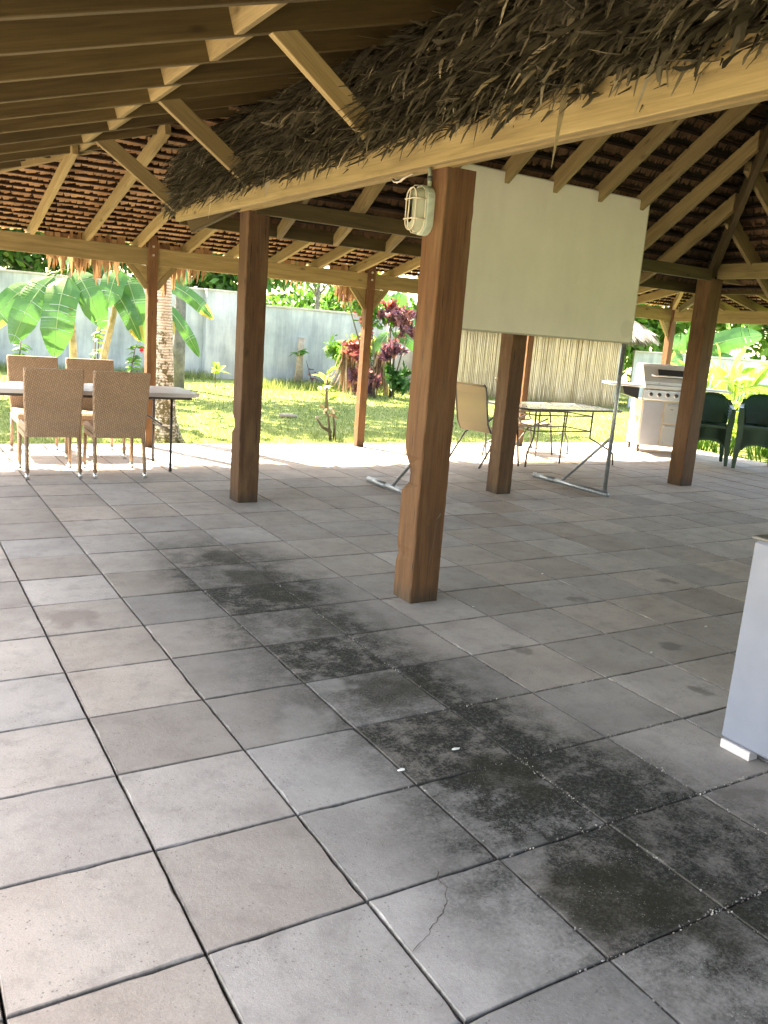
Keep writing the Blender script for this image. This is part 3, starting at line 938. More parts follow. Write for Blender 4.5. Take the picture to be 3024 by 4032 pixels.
# outer east skirt
dnE = (math.cos(sN), 0, -math.sin(sN)); nbE = (-math.sin(sN), 0, -math.cos(sN))
x = 8.06
while x < 10.9:
    y1 = 5.1+(x-8.06)*.97
    course('thatch_course', (x, -3.2, ZOE(x)+up_), (x, y1, ZOE(x)+up_), dnE, nbE, 'thatch_in')
    x += RD
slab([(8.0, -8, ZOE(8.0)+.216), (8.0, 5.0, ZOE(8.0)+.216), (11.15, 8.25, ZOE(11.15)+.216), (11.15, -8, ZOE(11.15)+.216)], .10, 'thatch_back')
# main roof undersides
a_ = math.atan(.68); dn = (0, math.cos(a_), -math.sin(a_)); nb = (0, -math.sin(a_), -math.cos(a_))
y = 5.3
ups = .20
while y > 2.05:
    x1 = 7.42-(4.85-y)*.93; x0 = 1.93+(4.95-y)*.98
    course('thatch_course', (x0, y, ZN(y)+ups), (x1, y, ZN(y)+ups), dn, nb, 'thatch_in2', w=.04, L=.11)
    y -= .125
a_ = math.atan(.74); dn = (math.cos(a_), 0, -math.sin(a_)); nb = (-math.sin(a_), 0, -math.cos(a_))
x = 7.95
while x > 4.9:
    y1 = 4.85-(7.42-x)*1.07
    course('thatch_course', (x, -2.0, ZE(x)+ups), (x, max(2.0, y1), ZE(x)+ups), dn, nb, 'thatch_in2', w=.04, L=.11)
    x -= .12
x = 1.75
a_ = math.atan(.70); dn = (-math.cos(a_), 0, -math.sin(a_)); nb = (math.sin(a_), 0, -math.cos(a_))
while x < 4.8:
    y1 = 4.95-(x-1.93)*1.02
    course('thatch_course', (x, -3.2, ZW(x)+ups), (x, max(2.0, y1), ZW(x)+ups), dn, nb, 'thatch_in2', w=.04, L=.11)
    x += .13
th = .14
slab([(1.50, 5.45, ZN(5.45)+.31), (8.0, 5.45, ZN(5.45)+.31), (4.87, 2.0, ZN(2.0)+.31)], th, 'thatch_out')
slab([(8.0, 5.45, ZE(8.0)+.31), (8.0, -8, ZE(8.0)+.31), (4.87, -8, ZE(4.87)+.31), (4.87, 2.0, ZE(4.87)+.31)], th, 'thatch_out')
slab([(1.50, 5.45, ZW(1.50)+.31), (4.87, 2.0, ZW(4.87)+.29), (4.87, -8, ZW(4.87)+.29), (1.50, -8, ZW(1.50)+.31)], .22, 'thatch_out')
# lean-to thatch rows (seen between the rafters)
aL = math.atan(.295); dnL = (-math.cos(aL), 0, -math.sin(aL)); nbL = (math.sin(aL), 0, -math.cos(aL))
x = -1.3
while x < 2.6:
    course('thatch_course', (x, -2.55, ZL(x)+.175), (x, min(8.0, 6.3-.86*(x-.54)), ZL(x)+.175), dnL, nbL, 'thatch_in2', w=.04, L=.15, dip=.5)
    x += .14
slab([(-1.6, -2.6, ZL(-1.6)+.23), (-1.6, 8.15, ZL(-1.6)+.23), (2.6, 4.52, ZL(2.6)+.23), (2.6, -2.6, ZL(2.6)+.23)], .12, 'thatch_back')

# ---- the shaggy outer thatch of the main roof's west eave
def shaggy():
    n = 34000
    s = rng.random(n)**1.5*1.75                  # distance up the slope in x from the eave
    y = rng.uniform(-1.5, 5.62, n)
    x = 1.40+s+rng.uniform(-.03, .03, n)
    lay = rng.random(n)
    edge = s < .30
    base = ZW(x)+.44+lay*.20
    base[edge] = (ZW(x)+.13+lay*.53)[edge]
    L = rng.uniform(.22, .62, n)
    L[edge] *= .55
    wd = rng.uniform(.004, .012, n); wd[rng.random(n) < .2] *= 1.8
    yaw = rng.normal(-.12, .15, n)                # sweep along the eave
    corner = np.clip((y-4.7)/.9, 0, 1)
    yaw = yaw+corner*1.0
    d = np.stack([-np.cos(yaw), np.sin(yaw), np.zeros(n)], 1)
    pitch = math.atan(.62)+rng.normal(0, .13, n)
    x = x+corner*.12
    y = np.where(y > 5.45, 5.45, y)
    tip = base-L*.5*np.sin(pitch)*1.25
    lift = np.where(x < 1.75, np.maximum(0, 2.288+.11*rng.random(n)**1.6-tip), 0)
    base = base+lift
    P = np.stack([x, y, base], 1)
    P[:, 2] -= corner*.02
    P -= d*(L*.5)[:, None]*np.cos(pitch)[:, None]
    P[:, 2] += L*.5*np.sin(pitch)
    side = np.stack([-d[:, 1], d[:, 0], rng.normal(0, .5, n)], 1)
    side /= np.linalg.norm(side, axis=1)[:, None]
    qs = []
    tn = np.clip(rng.beta(2, 3.2, n)+.1*(lay-.5), 0, .97)
    tn[rng.random(n) < .012] = 1.0
    seg = 4
    cur = P.copy()
    curl = rng.normal(.08, .11, n)
    for k in range(seg):
        p = pitch+curl*(k-.5)
        st = np.stack([d[:, 0]*np.cos(p), d[:, 1]*np.cos(p), -np.sin(p)], 1)*(L/seg)[:, None]
        st += side*rng.normal(0, .012, n)[:, None]
        w0 = (wd*[.7, 1, 1, .8][k])[:, None]; w1 = (wd*[1, 1, .8, .25][k])[:, None]
        nx = cur+st
        qs.append(np.stack([cur-side*w0, cur+side*w0, nx+side*w1, nx-side*w1], 1))
        cur = nx
    # never below the middle of the fascia, keep the strands in their bundle
    V = np.concatenate(qs)
    T_ = np.concatenate([tn]*seg)
    o = polys('thatch_strands', V, 'thatch_out', PV, T_, 'stuff')
shaggy()
# single broad pale leaves that stick out of the thatch
def big_leaf(p, d, L, w, seed, name='loose_leaf', mat='thatch_out', tone=1.0, parent=PV, droop=.3):
    r = random.Random(seed)
    p = Vector(p); d = Vector(d).normalized()
    sd_ = d.cross(Vector((r.uniform(-.3, .3), r.uniform(-.3, .3), 1))).normalized()
    b = MB(); V = []; n = 7
    for i in range(n):
        t_ = i/(n-1)
        c = p+d*L*t_+Vector((0, 0, -droop*L*t_*t_))
        ww = w*(.35+.65*math.sin(math.pi*min(1, t_*1.0+.12)))*(1 if t_ < .95 else .2)
        fold = Vector((0, 0, w*.35))
        V += [c-sd_*ww+fold*.0, c-fold, c+sd_*ww]
    F = []
    for i in range(n-1):
        F += [(3*i, 3*i+1, 3*i+4, 3*i+3), (3*i+1, 3*i+2, 3*i+5, 3*i+4)]
    b.add(V, F, tone)
    return b.build(name, mat, parent)
for i, (p, d, L, w, tn) in enumerate([
    ((1.45, .69, 2.60), (-.06, .07, -1), .44, .022, 1), ((1.47, .76, 2.56), (-.12, .85, -.18), .24, .018, .97), ((1.50, 1.50, 2.62), (-.15, .95, -.2), .34, .013, 1), ((1.46, .12, 2.55), (-.1, .6, -.35), .2, .022, .98),
    ((1.46, .02, 2.5), (-.1, .5, -.2), .14, .025, .95), ((1.44, 1.20, 2.36), (-.1, .1, -1), .10, .014, .2), ((1.44, .31, 2.40), (-.1, .3, -1), .17, .007, .9), ((1.44, .19, 2.33), (-.1, .3, -.6), .08, .018, .9),
    ((1.44, 3.3, 2.38), (-.1, .1, -1), .13, .014, .96), ((1.45, 4.35, 2.36), (-.1, .1, -1), .15, .016, .98), ((1.50, 2.6, 2.58), (-.3, .8, -.3), .22, .010, 1), ((1.5, 3.6, 2.6), (-.3, .8, -.1), .2, .009, 1)]):
    big_leaf(p, d, L, w, i+40, tone=tn, droop=.12)

# ---------------------------------------------------------------- bulkhead light on the near post
LT = empty('bulkhead_light', 'oval caged bulkhead light fixed high on the near reddish post', 'wall light', (1.926, 2.30, 2.145))
wparent(LT)
def stadium(cy, cz, hw, hh, n=8):
    pts = []
    for k in range(n+1):
        a = math.pi*k/n; pts.append((cy+hw*math.cos(a), cz+(hh-hw)+hw*math.sin(a)))
    for k in range(n+1):
        a = math.pi+math.pi*k/n; pts.append((cy+hw*math.cos(a), cz-(hh-hw)+hw*math.sin(a)))
    return pts
LY, LZ = 2.275, 2.148
b = MB()
rings = [(1.925, .070, .128), (1.885, .070, .128), (1.878, .066, .124)]
V = []; n_ = len(stadium(0, 0, 1, 2))
for x, hw, hh in rings: V += [(x, a, c) for a, c in stadium(LY, LZ, hw, hh)]
F = [tuple(range(n_)), tuple(reversed(range(2*n_, 3*n_)))]
for l in range(2):
    for i in range(n_): F.append((l*n_+i, l*n_+(i+1) % n_, (l+1)*n_+(i+1) % n_, (l+1)*n_+i))
b.add(V, F); b.build('base', 'lamp_body', LT)
b = MB(); rings = [(1.878, .055, .112), (1.85, .052, .108), (1.828, .040, .095), (1.818, .02, .07)]
V = []
for x, hw, hh in rings: V += [(x, a, c) for a, c in stadium(LY, LZ, hw, hh)]
F = [tuple(reversed(range(3*n_, 4*n_)))]
for l in range(3):
    for i in range(n_): F.append((l*n_+i, l*n_+(i+1) % n_, (l+1)*n_+(i+1) % n_, (l+1)*n_+i))
b.add(V, F); b.build('glass', 'lamp_glass', LT, smooth=True)
b = MB()
for x, hw, hh in ((1.872, .064, .122), (1.822, .048, .106)):
    st = [(x, a, c) for a, c in stadium(LY, LZ, hw, hh)]
    b.tube(st+[st[0], st[1]], .0036, 6, False)
b.tube([(1.872, LY, LZ+.122), (1.835, LY, LZ+.118), (1.812, LY, LZ+.09), (1.808, LY, LZ-.09), (1.835, LY, LZ-.118), (1.872, LY, LZ-.122)], .0036, 6)
for dz in (-.05, .05):
    b.tube([(1.872, LY-.064, LZ+dz), (1.835, LY-.062, LZ+dz), (1.812, LY-.04, LZ+dz), (1.808, LY+.04, LZ+dz), (1.835, LY+.062, LZ+dz), (1.872, LY+.064, LZ+dz)], .0036, 6)
b.build('guard', 'cable', LT, smooth=True)
b = MB(); b.tube([(1.905, LY-.035, LZ+.12), (1.905, LY-.035, 2.33), (1.90, LY-.01, 2.40)], .011, 10)
o = b.build('conduit', 'conduit', LT, smooth=True)
b = MB(); b.tube([(1.905, LY-.035, 2.292), (1.905, LY-.035, 2.318)], .013, 10); b.build('tape_band', 'tape', LT, smooth=True)
b = MB(); b.tube([(1.90, 2.62, 2.345), (1.895, 2.56, 2.315), (1.90, 2.50, 2.335), (1.905, 2.42, 2.35)], .004, 6); b.tube([(1.90, 2.63, 2.345), (1.885, 2.575, 2.32), (1.90, 2.53, 2.32), (1.905, 2.47, 2.345)], .004, 6)
b.build('cable', 'cable', LT, smooth=True)

# ---------------------------------------------------------------- whiteboard on a pipe stand
WB = empty('whiteboard', 'large cream board standing on grey pipe feet behind the near post', 'whiteboard', (4.7, 4.43, 0)); wparent(WB)
def rrect(x0, x1, z0, z1, r, n=5):
    pts = []
    for cx, cz, a0 in ((x1-r, z1-r, 0), (x0+r, z1-r, 90), (x0+r, z0+r, 180), (x1-r, z0+r, 270)):
        for k in range(n+1):
            a = R(a0+90*k/n); pts.append((cx+r*math.cos(a), cz+r*math.sin(a)))
    return pts
b = MB(); b.prism(rrect(3.42, 5.83, 1.58, 2.915, .03), 1, 4.40, 4.418); b.build('board', 'board', WB)
b = MB(); rp = rrect(3.42, 5.83, 1.58, 2.915, .03); b.tube([(x, 4.409, z) for x, z in rp]+[(rp[0][0], 4.409, rp[0][1])], .0105, 6, False); b.build('rim', 'board_edge', WB)
b = MB()
for z in (1.70, 2.78): b.box((4.63, 4.436, z), (2.3, .03, .03))
b.build('rail', 'galv', WB)
for x in (3.60, 5.79):
    b = MB(); b.tube([(x, 4.45, .04), (x, 4.45, 1.69)], .022, 10); b.build('upright', 'galv', WB, smooth=True)
    b = MB(); b.tube([(x, 4.40, .035), (x, 5.55, .035)], .028, 10)
    b.tube([(x, 5.20, .035), (x, 5.56, .035)], .031, 10); b.build('foot', 'galv', WB, smooth=True)
    b = MB(); b.tube([(x, 4.455, .62), (x, 5.10, .05)], .016, 8); b.build('brace', 'galv', WB, smooth=True)

# ---------------------------------------------------------------- wicker chairs
def wicker():
    r = empty('wicker_chair', '', 'chair', group='woven wicker dining chairs around the folding table')
    def slabq(pts_lo, pts_hi, t_, w):     # back panel: rows of (y,z) with half width, thickness
        V = []; F = []
        rows = [(-.245, .37, .225), (-.262, .52, .235), (-.29, .70, .243), (-.325, .86, .246), (-.355, .970, .246), (-.358, .978, .238)]
        n = len(rows)
        prof = lambda hw, t: [(-hw, -t*.35), (-hw+.012, -t/2), (hw-.012, -t/2), (hw, -t*.35), (hw, t*.35), (hw-.012, t/2), (-hw+.012, t/2), (-hw, t*.35)]
        for y, z, hw in rows:
            V += [(a, y+c, z) for a, c in prof(hw, t_)]
        for i in range(n-1):
            for k in range(8): F.append((i*8+k, i*8+(k+1) % 8, (i+1)*8+(k+1) % 8, (i+1)*8+k))
        F.append(tuple(reversed(range(8)))); F.append(tuple((n-1)*8+k for k in range(8)))
        return V, F
    V, F = slabq(0, 0, .045, 0)
    b = MB(); b.add(V, F); b.build('backrest', 'weave', r)
    b = MB(); b.box((0, .02, .425), (.46, .50, .075), ch=.02); b.build('seat', 'weave', r)
    b = MB()
    for s_ in (-1, 1): b.box((s_*.222, .02, .372), (.022, .46, .05), ch=.004)
    b.box((0, .262, .372), (.42, .022, .05), ch=.004); b.build('apron', 'weave', r)
    for sx in (-1, 1):
        for y0, y1 in ((-.235, -.30), (.245, .27)):
            b = MB(); b.tube([(sx*.218, y0, .40), (sx*.222, y1*.98, .05)], [.019, .017], 8)
            l = b.build('leg', 'weave', r, smooth=True)
            b = MB(); b.tube([(sx*.222, y1*.98, .055), (sx*.223, y1, 0)], .0185, 10); b.build('foot_cap', 'alu', l, smooth=True)
    return r
w0 = wicker()
place(w0, .69, 6.41, 0, R(-1.5), 'left of the two near tan wicker chairs, its back to the camera')
c = copy_tree(w0); place(c, 1.26, 6.36, 0, R(-2), 'tan wicker chair with its back to us nearest the right end of the folding table')
c = copy_tree(w0); place(c, .76, 7.44, 0, R(180), 'left of the two tan wicker chairs behind the folding table')
c = copy_tree(w0); place(c, 1.33, 7.42, 0, R(180), 'right of the two tan wicker chairs behind the folding table')
def spare(p): return p
# folding table
FT = empty('folding_table', 'long folding table with pale grey top and black steel legs among the wicker chairs', 'table', (1.0, 6.7, 0)); wparent(FT)
b = MB(); b.prism([(x, y) for x, y in [(-.6, 6.30), (2.00, 6.30), (2.08, 6.36), (2.08, 7.03), (2.00, 7.09), (-.6, 7.09)]], 2, .735, .772); b.build('tabletop', 'tabletop', FT)
for x in (1.81, -.30):
    for y in (6.38, 7.0):
        b = MB(); b.tube([(x, y, 0), (x, y, .74)], .0135, 8); b.tube([(x, y, 0), (x, y, .025)], .017, 8); b.build('leg', 'black', FT, smooth=True)
    b = MB(); b.tube([(x, 6.38, .40), (x, 7.0, .40)], .010, 8); b.build('crossbar', 'dark_metal', FT, smooth=True)
    s_ = -1 if x > 1 else 1
    b = MB(); b.tube([(x, 6.69, .42), (x+s_*.50, 6.69, .73)], .010, 8); b.build('brace', 'black', FT, smooth=True)
b = MB()
for y in (6.36, 7.02): b.box((.75, y, .722), (2.5, .02, .03))
b.build('rail', 'dark_metal', FT)

# ---------------------------------------------------------------- glass table and sling chairs
GT = empty('glass_table', 'rectangular glass patio table with dark bent metal legs behind the board stand', 'table', (6.95, 6.66, 0)); wparent(GT)
b = MB(); b.prism(rrect(6.12, 7.80, 6.20, 7.12, .10), 2, .712, .720); b.build('glass_top', 'table_glass', GT)
b = MB(); rp = rrect(6.12, 7.80, 6.20, 7.12, .10); b.tube([(x, y, .712) for x, y in rp]+[(rp[0][0], rp[0][1], .712), (rp[1][0], rp[1][1], .712)], .014, 8, False); b.build('rim', 'dark_metal', GT, smooth=True)
for x, y, ox, oy in ((7.45, 6.42, .25, -.20), (7.45, 6.90, .25, .18), (6.47, 6.42, -.25, -.2), (6.47, 6.90, -.25, .18)):
    b = MB(); b.tube([(x, y, .70), (x-ox*.02, y, .40), (x, y, .33), (x+ox*.8, y+oy*.8, .20), (x+ox, y+oy, .15), (x+ox*1.05, y+oy*1.05, 0)], .012, 8); b.build('leg', 'dark_metal', GT, smooth=True)
for z in (.62, .42):
    b = MB(); b.tube([(6.47, 6.42, z), (7.45, 6.42, z), (7.45, 6.90, z), (6.47, 6.90, z), (6.47, 6.42, z)], .009, 8); b.build('rail', 'dark_metal', GT, smooth=True)
for x in (6.96, ):
    for y in (6.42, 6.90):
        b = MB(); b.tube([(x, y, .70), (x, y, 0)], .011, 8); b.build('leg', 'dark_metal', GT, smooth=True)

def sling():
    r = empty('sling_chair', '', 'chair', group='beige mesh patio chairs at the glass table')
    hw = .26
    prof = [(.27, .43), (.10, .405), (-.10, .40), (-.20, .42), (-.26, .52), (-.30, .70), (-.33, .88), (-.355, .955), (-.39, .985)]
    V = []; F = []
    for y, z in prof: V += [(-hw+.01, y, z), (hw-.01, y, z)]
    for y, z in prof: V += [(-hw+.01, y-.003, z-.004), (hw-.01, y-.003, z-.004)]
    n = len(prof)
    for i in range(n-1):
        F.append((2*i, 2*i+1, 2*i+3, 2*i+2)); F.append((2*n+2*i+2, 2*n+2*i+3, 2*n+2*i+1, 2*n+2*i))
    b = MB(); b.add(V, F); b.build('sling_seat', 'sling', r)
    for s_ in (-1, 1):
        b = MB(); b.tube([(s_*hw, y, z) for y, z in prof], .0135, 8); b.build('side_rail', 'dark_metal', r, smooth=True)
        b = MB(); b.tube([(s_*(hw+.01), -.27, .56), (s_*(hw+.03), -.18, .63), (s_*(hw+.035), 0, .655), (s_*(hw+.035), .14, .64), (s_*(hw+.03), .22, .58), (s_*(hw+.02), .25, .45)], .012, 8); b.build('armrest', 'dark_metal', r, smooth=True)
        b = MB(); b.tube([(s_*(hw+.015), .25, .46), (s_*(hw+.02), .33, 0)], .012, 8); b.build('leg', 'dark_metal', r, smooth=True)
        b = MB(); b.tube([(s_*(hw+.015), .20, .50), (s_*(hw+.015), -.10, .36), (s_*(hw+.02), -.36, 0)], .012, 8); b.build('leg', 'dark_metal', r, smooth=True)
    b = MB(); b.tube([(-hw, -.37, .97), (hw, -.37, .97)], .010, 8); b.tube([(-hw, .22, .40), (hw, .22, .40)], .010, 8); b.build('crossbar', 'dark_metal', r, smooth=True)
    return r
s0 = sling(); place(s0, 5.78, 6.50, 0, R(-82), 'beige sling chair at the left end of the glass table, next to the near post')
c = copy_tree(s0); place(c, 7.15, 7.42, 0, R(-100), 'beige sling chair half hidden behind the middle post, beyond the glass table')

# ---------------------------------------------------------------- gas barbecue
BQ = empty('gas_barbecue', 'stainless gas barbecue with hooded lid, black knobs and a side shelf', 'barbecue', (9.31, 7.29, 0), R(-29))
def q(name, fn, mat, par=BQ, smooth=False):
    b = MB(); fn(b); return b.build(name, mat, par, smooth)
Wd, Dp = .88, .52
cab = q('cabinet', lambda b: b.box((Wd/2, Dp/2, .45), (Wd, Dp-.006, .68), ch=.004), 'panel')
for k in range(4):
    for zz, rows_ in ((.46, 5), (.24, 5)):
        b = MB()
        for i in range(rows_): b.box((-.002, .12+k*.085, zz+i*.018), (.004, .06, .006))
        b.build('vent', 'black', cab)
q('door', lambda b: b.box((.17, -.008, .45), (.30, .022, .66), ch=.003), 'steel_door')
for x0 in (.33,):
    for z0, h_ in ((.62, .31), (.29, .31)):
        d_ = q('drawer', lambda b: b.box((x0+.27, -.008, z0), (.50, .022, h_-.012), ch=.003), 'steel')
        q('handle', lambda b: b.box((x0+.27, -.026, z0+h_/2-.03), (.44, .016, .035), ch=.005), 'steel_door', d_)
cp = q('control_panel', lambda b: b.prism([(-.02, .80), (-.03, .82), (-.02, .95), (.06, .97), (.06, .80)], 0, 0, Wd), 'steel')
for k in range(6):
    kn = q('knob', lambda b: b.tube([(.10+k*.13, -.022, .885), (.10+k*.13, -.062, .888)], [.028, .024], 12), 'black', cp, True)
    q('knob_ring', lambda b: b.tube([(.10+k*.13, -.018, .885), (.10+k*.13, -.030, .886)], .035, 12), 'steel', kn, True)
q('worktop', lambda b: b.box((Wd/2, Dp/2-.02, 1.0), (Wd+.02, Dp+.05, .055), ch=.006), 'steel')
lid = q('lid', lambda b: b.prism([(.02, 1.03), (.02, 1.075), (.20, 1.30), (.26, 1.335), (.44, 1.335), (.50, 1.29), (.52, 1.03)], 0, .0, Wd), 'steel')
q('lid_handle', lambda b: b.tube([(.10, .03, 1.17), (.12, -.0, 1.165), (Wd-.12, -.0, 1.165), (Wd-.10, .03, 1.17)], .012, 8), 'steel', lid, True)
q('lid_window', lambda b: b.prism([(.066, 1.145), (.062, 1.150), (.150, 1.262), (.154, 1.257)], 0, .22, Wd-.22), 'black', lid)
q('side_shelf', lambda b: b.box((-.27, .24, 1.0), (.50, .46, .035), ch=.006), 'steel')
q('side_shelf', lambda b: b.box((Wd+.24, .24, 1.0), (.44, .44, .035), ch=.006), 'steel')
q('side_burner', lambda b: (b.prism([(-.52+.2, .97), (-.06, .97), (-.06, .80), (-.28, .86)], 1, .04, .42)), 'black')
for x, y in ((.04, .05), (Wd-.04, .05), (.04, Dp-.05), (Wd-.04, Dp-.05)):
    q('caster', lambda b: (b.tube([(x-.014, y, .035), (x+.014, y, .035)], .034, 12), b.box((x, y, .085), (.03, .03, .05))), 'black')

# ---------------------------------------------------------------- stacked green plastic chairs
def plastic():
    r = empty('plastic_chair', '', 'chair', group='stacked dark green plastic garden chairs')
    # front is +Y, seat
    b = MB(); V = []; F = []; nx, ny = 7, 6
    for j in range(ny):
        for i in range(nx):
            u = i/(nx-1)*2-1; v = j/(ny-1)
            x = u*(.235-.02*(1-v)); y = -.21+v*.44
            z = .415-.018*(1-u*u)*math.sin(math.pi*v)-(.02*max(0, v-.8)*5)
            V.append((x, y, z))
    m0 = len(V); V += [(x, y, z-.012) for x, y, z in V]
    for j in range(ny-1):
        for i in range(nx-1):
            a = j*nx+i; F.append((a, a+1, a+nx+1, a+nx)); F.append((m0+a, m0+a+nx, m0+a+nx+1, m0+a+1))
    for i in range(nx-1):
        a = (ny-1)*nx+i; F.append((a, a+1, m0+a+1, m0+a)); F.append((i+1, i, m0+i, m0+i+1))
    b.add(V, F); b.build('seat', 'green_plastic', r, smooth=True)
    # skirt under the seat front with an arch
    b = MB(); pts = [(-.25, .40), (.25, .40), (.252, .26)]
    for k in range(9):
        a = math.pi*k/8; pts.append((.185*math.cos(a), .26+.085*math.sin(a)))
    pts.append((-.252, .26)); b.prism(pts, 1, .218, .236); b.build('front_skirt', 'green_plastic', r)
    # backrest: curved fan shell
    V = []; F = []; nx, nz = 9, 8
    for j in range(nz):
        for i in range(nx):
            u = i/(nx-1)*2-1; t_ = j/(nz-1)
            hw = .20+.05*math.sin(math.pi*min(1, t_*.8))
            ztop = .84-.10*u**4-.012*abs(u)
            z = .42+(ztop-.42)*t_
            y = -.21-.10*t_-.03*t_*t_+.07*u*u*(.4+.6*t_)
            V.append((u*hw, y, z))
    m0 = len(V); V += [(x, y-.009, z) for x, y, z in V]
    for j in range(nz-1):
        for i in range(nx-1):
            a = j*nx+i; F.append((a, a+nx, a+nx+1, a+1)); F.append((m0+a, m0+a+1, m0+a+nx+1, m0+a+nx))
    for i in range(nx-1):
        a = (nz-1)*nx+i; F.append((a, m0+a, m0+a+1, a+1))
    for j in range(nz-1):
        for i, s_ in ((0, 1), (nx-1, -1)):
            a = j*nx+i; F.append((a, m0+a, m0+a+nx, a+nx) if s_ > 0 else (a, a+nx, m0+a+nx, m0+a))
    b = MB(); b.add(V, F); b.build('backrest', 'green_plastic', r, smooth=True)
    for s_ in (-1, 1):
        # armrest: flat strip sweeping from the back down to the front leg
        path = [(.215, -.235, .76), (.255, -.15, .69), (.272, -.02, .655), (.278, .12, .65), (.276, .20, .645), (.27, .232, .60)]
        V = []
        for k, (x, y, z) in enumerate(path):
            w_ = .028 if k else .035
            V += [(s_*(x-w_), y, z), (s_*(x+w_), y, z-.004), (s_*(x+w_), y, z-.022), (s_*(x-w_), y, z-.014)]
        F = []
        for k in range(len(path)-1):
            for e in range(4): F.append((4*k+e, 4*k+(e+1) % 4, 4*k+4+(e+1) % 4, 4*k+4+e))
        F += [(0, 1, 2, 3), tuple(reversed(range(4*len(path)-4, 4*len(path))))]
        b = MB(); b.add(V, F); b.build('armrest', 'green_plastic', r, smooth=False)
        def leg(p):
            V = []
            for (x, y, z, a_, c_) in p:
                V += [(s_*(x-a_), y-c_, z), (s_*(x+a_), y-c_, z), (s_*(x+a_), y+c_, z), (s_*(x-a_), y+c_, z)]
            F = []
            for k in range(len(p)-1):
                for e in range(4): F.append((4*k+e, 4*k+(e+1) % 4, 4*k+4+(e+1) % 4, 4*k+4+e))
            F += [(3, 2, 1, 0), tuple(range(4*len(p)-4, 4*len(p)))]
            b = MB(); b.add(V, F); b.build('leg', 'green_plastic', r)
        leg([(.27, .26, 0, .022, .022), (.255, .235, .25, .034, .030), (.25, .225, .40, .040, .030), (.268, .226, .62, .026, .030)])
        leg([(.25, -.30, 0, .022, .022), (.225, -.245, .25, .032, .028), (.205, -.21, .42, .036, .026)])
    return r
p0 = plastic()
def stack(x, y, rz, n, txt, first):
    for k in range(n):
        c = first if (first is not None and k == 0) else copy_tree(p0)
        dy = Vector((math.sin(-rz)*.012*k, math.cos(rz)*.012*k, 0))
        lab = f'{["bottom", "second lowest", "third lowest", "fourth lowest", "fifth lowest"][k] if k < n-1 else "topmost"} green plastic chair in the {txt}'
        place(c, x-dy.x*0, y, .040*k, rz, lab)
stack(9.70, 6.33, R(132), 5, 'stack nearest the far right post', p0)
stack(10.03, 5.76, R(129), 6, 'stack at the right edge by the low wall', None)

# low wall along the east edge
b = MB(); b.box((10.66, 1.6, .16), (.22, 8.6, .52), ch=.012)
o = b.build('low_wall', 'concrete'); o['label'] = 'low grey rendered wall behind the stacked green chairs'; o['category'] = 'wall'

# white cabinet on the right
CB = empty('white_cabinet', 'tall pale grey-white cabinet standing on the tiles at the right edge', 'cabinet', (2.18, .21, 0)); wparent(CB)
b = MB(); b.box((2.18+.30, -.22, .445), (.60, .86, .81), ch=.012); b.build('body', plain('pale_powder_coat', (.19, .21, .27), .55, 0, (700, .25, .0006), .08, 5), CB)
for fx_, fy_ in ((.03, .145), (.56, .145), (.03, -.58), (.56, -.58)):
    b = MB(); b.box((2.175+fx_, fy_, .019), (.05, .13, .038), ch=.003); b.build('foot', 'tabletop', CB)
b = MB(); b.box((2.48, -.22, .858), (.62, .88, .012), ch=.004); b.build('top', plain('grey_top', (.17, .165, .16), .5), CB)

b = MB(); b.box((4.0, -6.6, 1.25), (15.0, .15, 2.7), ch=.01)  # unseen wall added behind the camera to cut light from the south
o = b.build('light_block_wall', 'pine_shaded'); o['label'] = 'unseen brown wall added south of the pavilion to hold back light'; o['category'] = 'wall'
# ---------------------------------------------------------------- garden walls
def wallpiece(name, p0, p1, h, t_, label, lower=None):
    p0 = Vector((*p0, G)); p1 = Vector((*p1, G))
    d = (p1-p0).normalized(); nrm = Vector((-d.y, d.x, 0))
    e = empty(name, label, 'wall', tuple(p0)); wparent(e)
    rot = Matrix((d, nrm, Vector((0, 0, 1)))).transposed()
    L = (p1-p0).length
    b = MB(); b.box((p0+p1)/2+Vector((0, 0, h/2-.2)), (L, t_, h+.4-.05), rot); b.build('wall_face', 'wall', e)
    b = MB(); b.box((p0+p1)/2+Vector((0, 0, h-.0)), (L+.02, t_+.07, .05), rot, .006); b.build('coping', 'concrete', e)
wallpiece('garden_wall', (-14, 20.9), (7.05, 20.9), 2.34, .2, 'tall blue-grey rendered wall behind the banana plants')
wallpiece('garden_wall', (6.98, 20.72), (8.35, 20.75), 2.34, .26, 'short pale panel of the tall garden wall just left of the dark post')
wallpiece('garden_wall', (7.75, 19.15), (21, 19.15), 2.02, .2, 'lower pale blue-grey garden wall behind the red-leaved shrubs')
wallpiece('garden_wall', (17.9, 15.6), (30, 8.0), 1.60, .14, 'dark grey fence wall beyond the barbecue')

# ---------------------------------------------------------------- foliage builders
def leafcloud(center, rad, n, size, clumps=24, flat=.0, seed=0, stretch=1.6):
    r = np.random.default_rng(seed)
    c = r.normal(0, 1, (clumps, 3)); c /= np.linalg.norm(c, axis=1)[:, None]
    c *= r.uniform(.25, 1.0, (clumps, 1))**.6
    k = r.integers(0, clumps, n)
    p = c[k]+r.normal(0, .17, (n, 3))
    p = np.array(center)+p*np.array(rad)
    a = r.normal(0, 1, (n, 3)); a /= np.linalg.norm(a, axis=1)[:, None]
    bb = np.cross(a, r.normal(0, 1, (n, 3))); bb /= np.linalg.norm(bb, axis=1)[:, None]
    a[:, 2] -= .35
    s = size*r.uniform(.6, 1.35, (n, 1))
    V = np.stack([p-a*s*stretch/2, p+bb*s*.42, p+a*s*stretch/2, p-bb*s*.42], 1)
    tone = np.clip(r.normal(.5, .2, n)+(r.random(clumps)[k]-.5)*.35, 0, 1)
    return V, tone

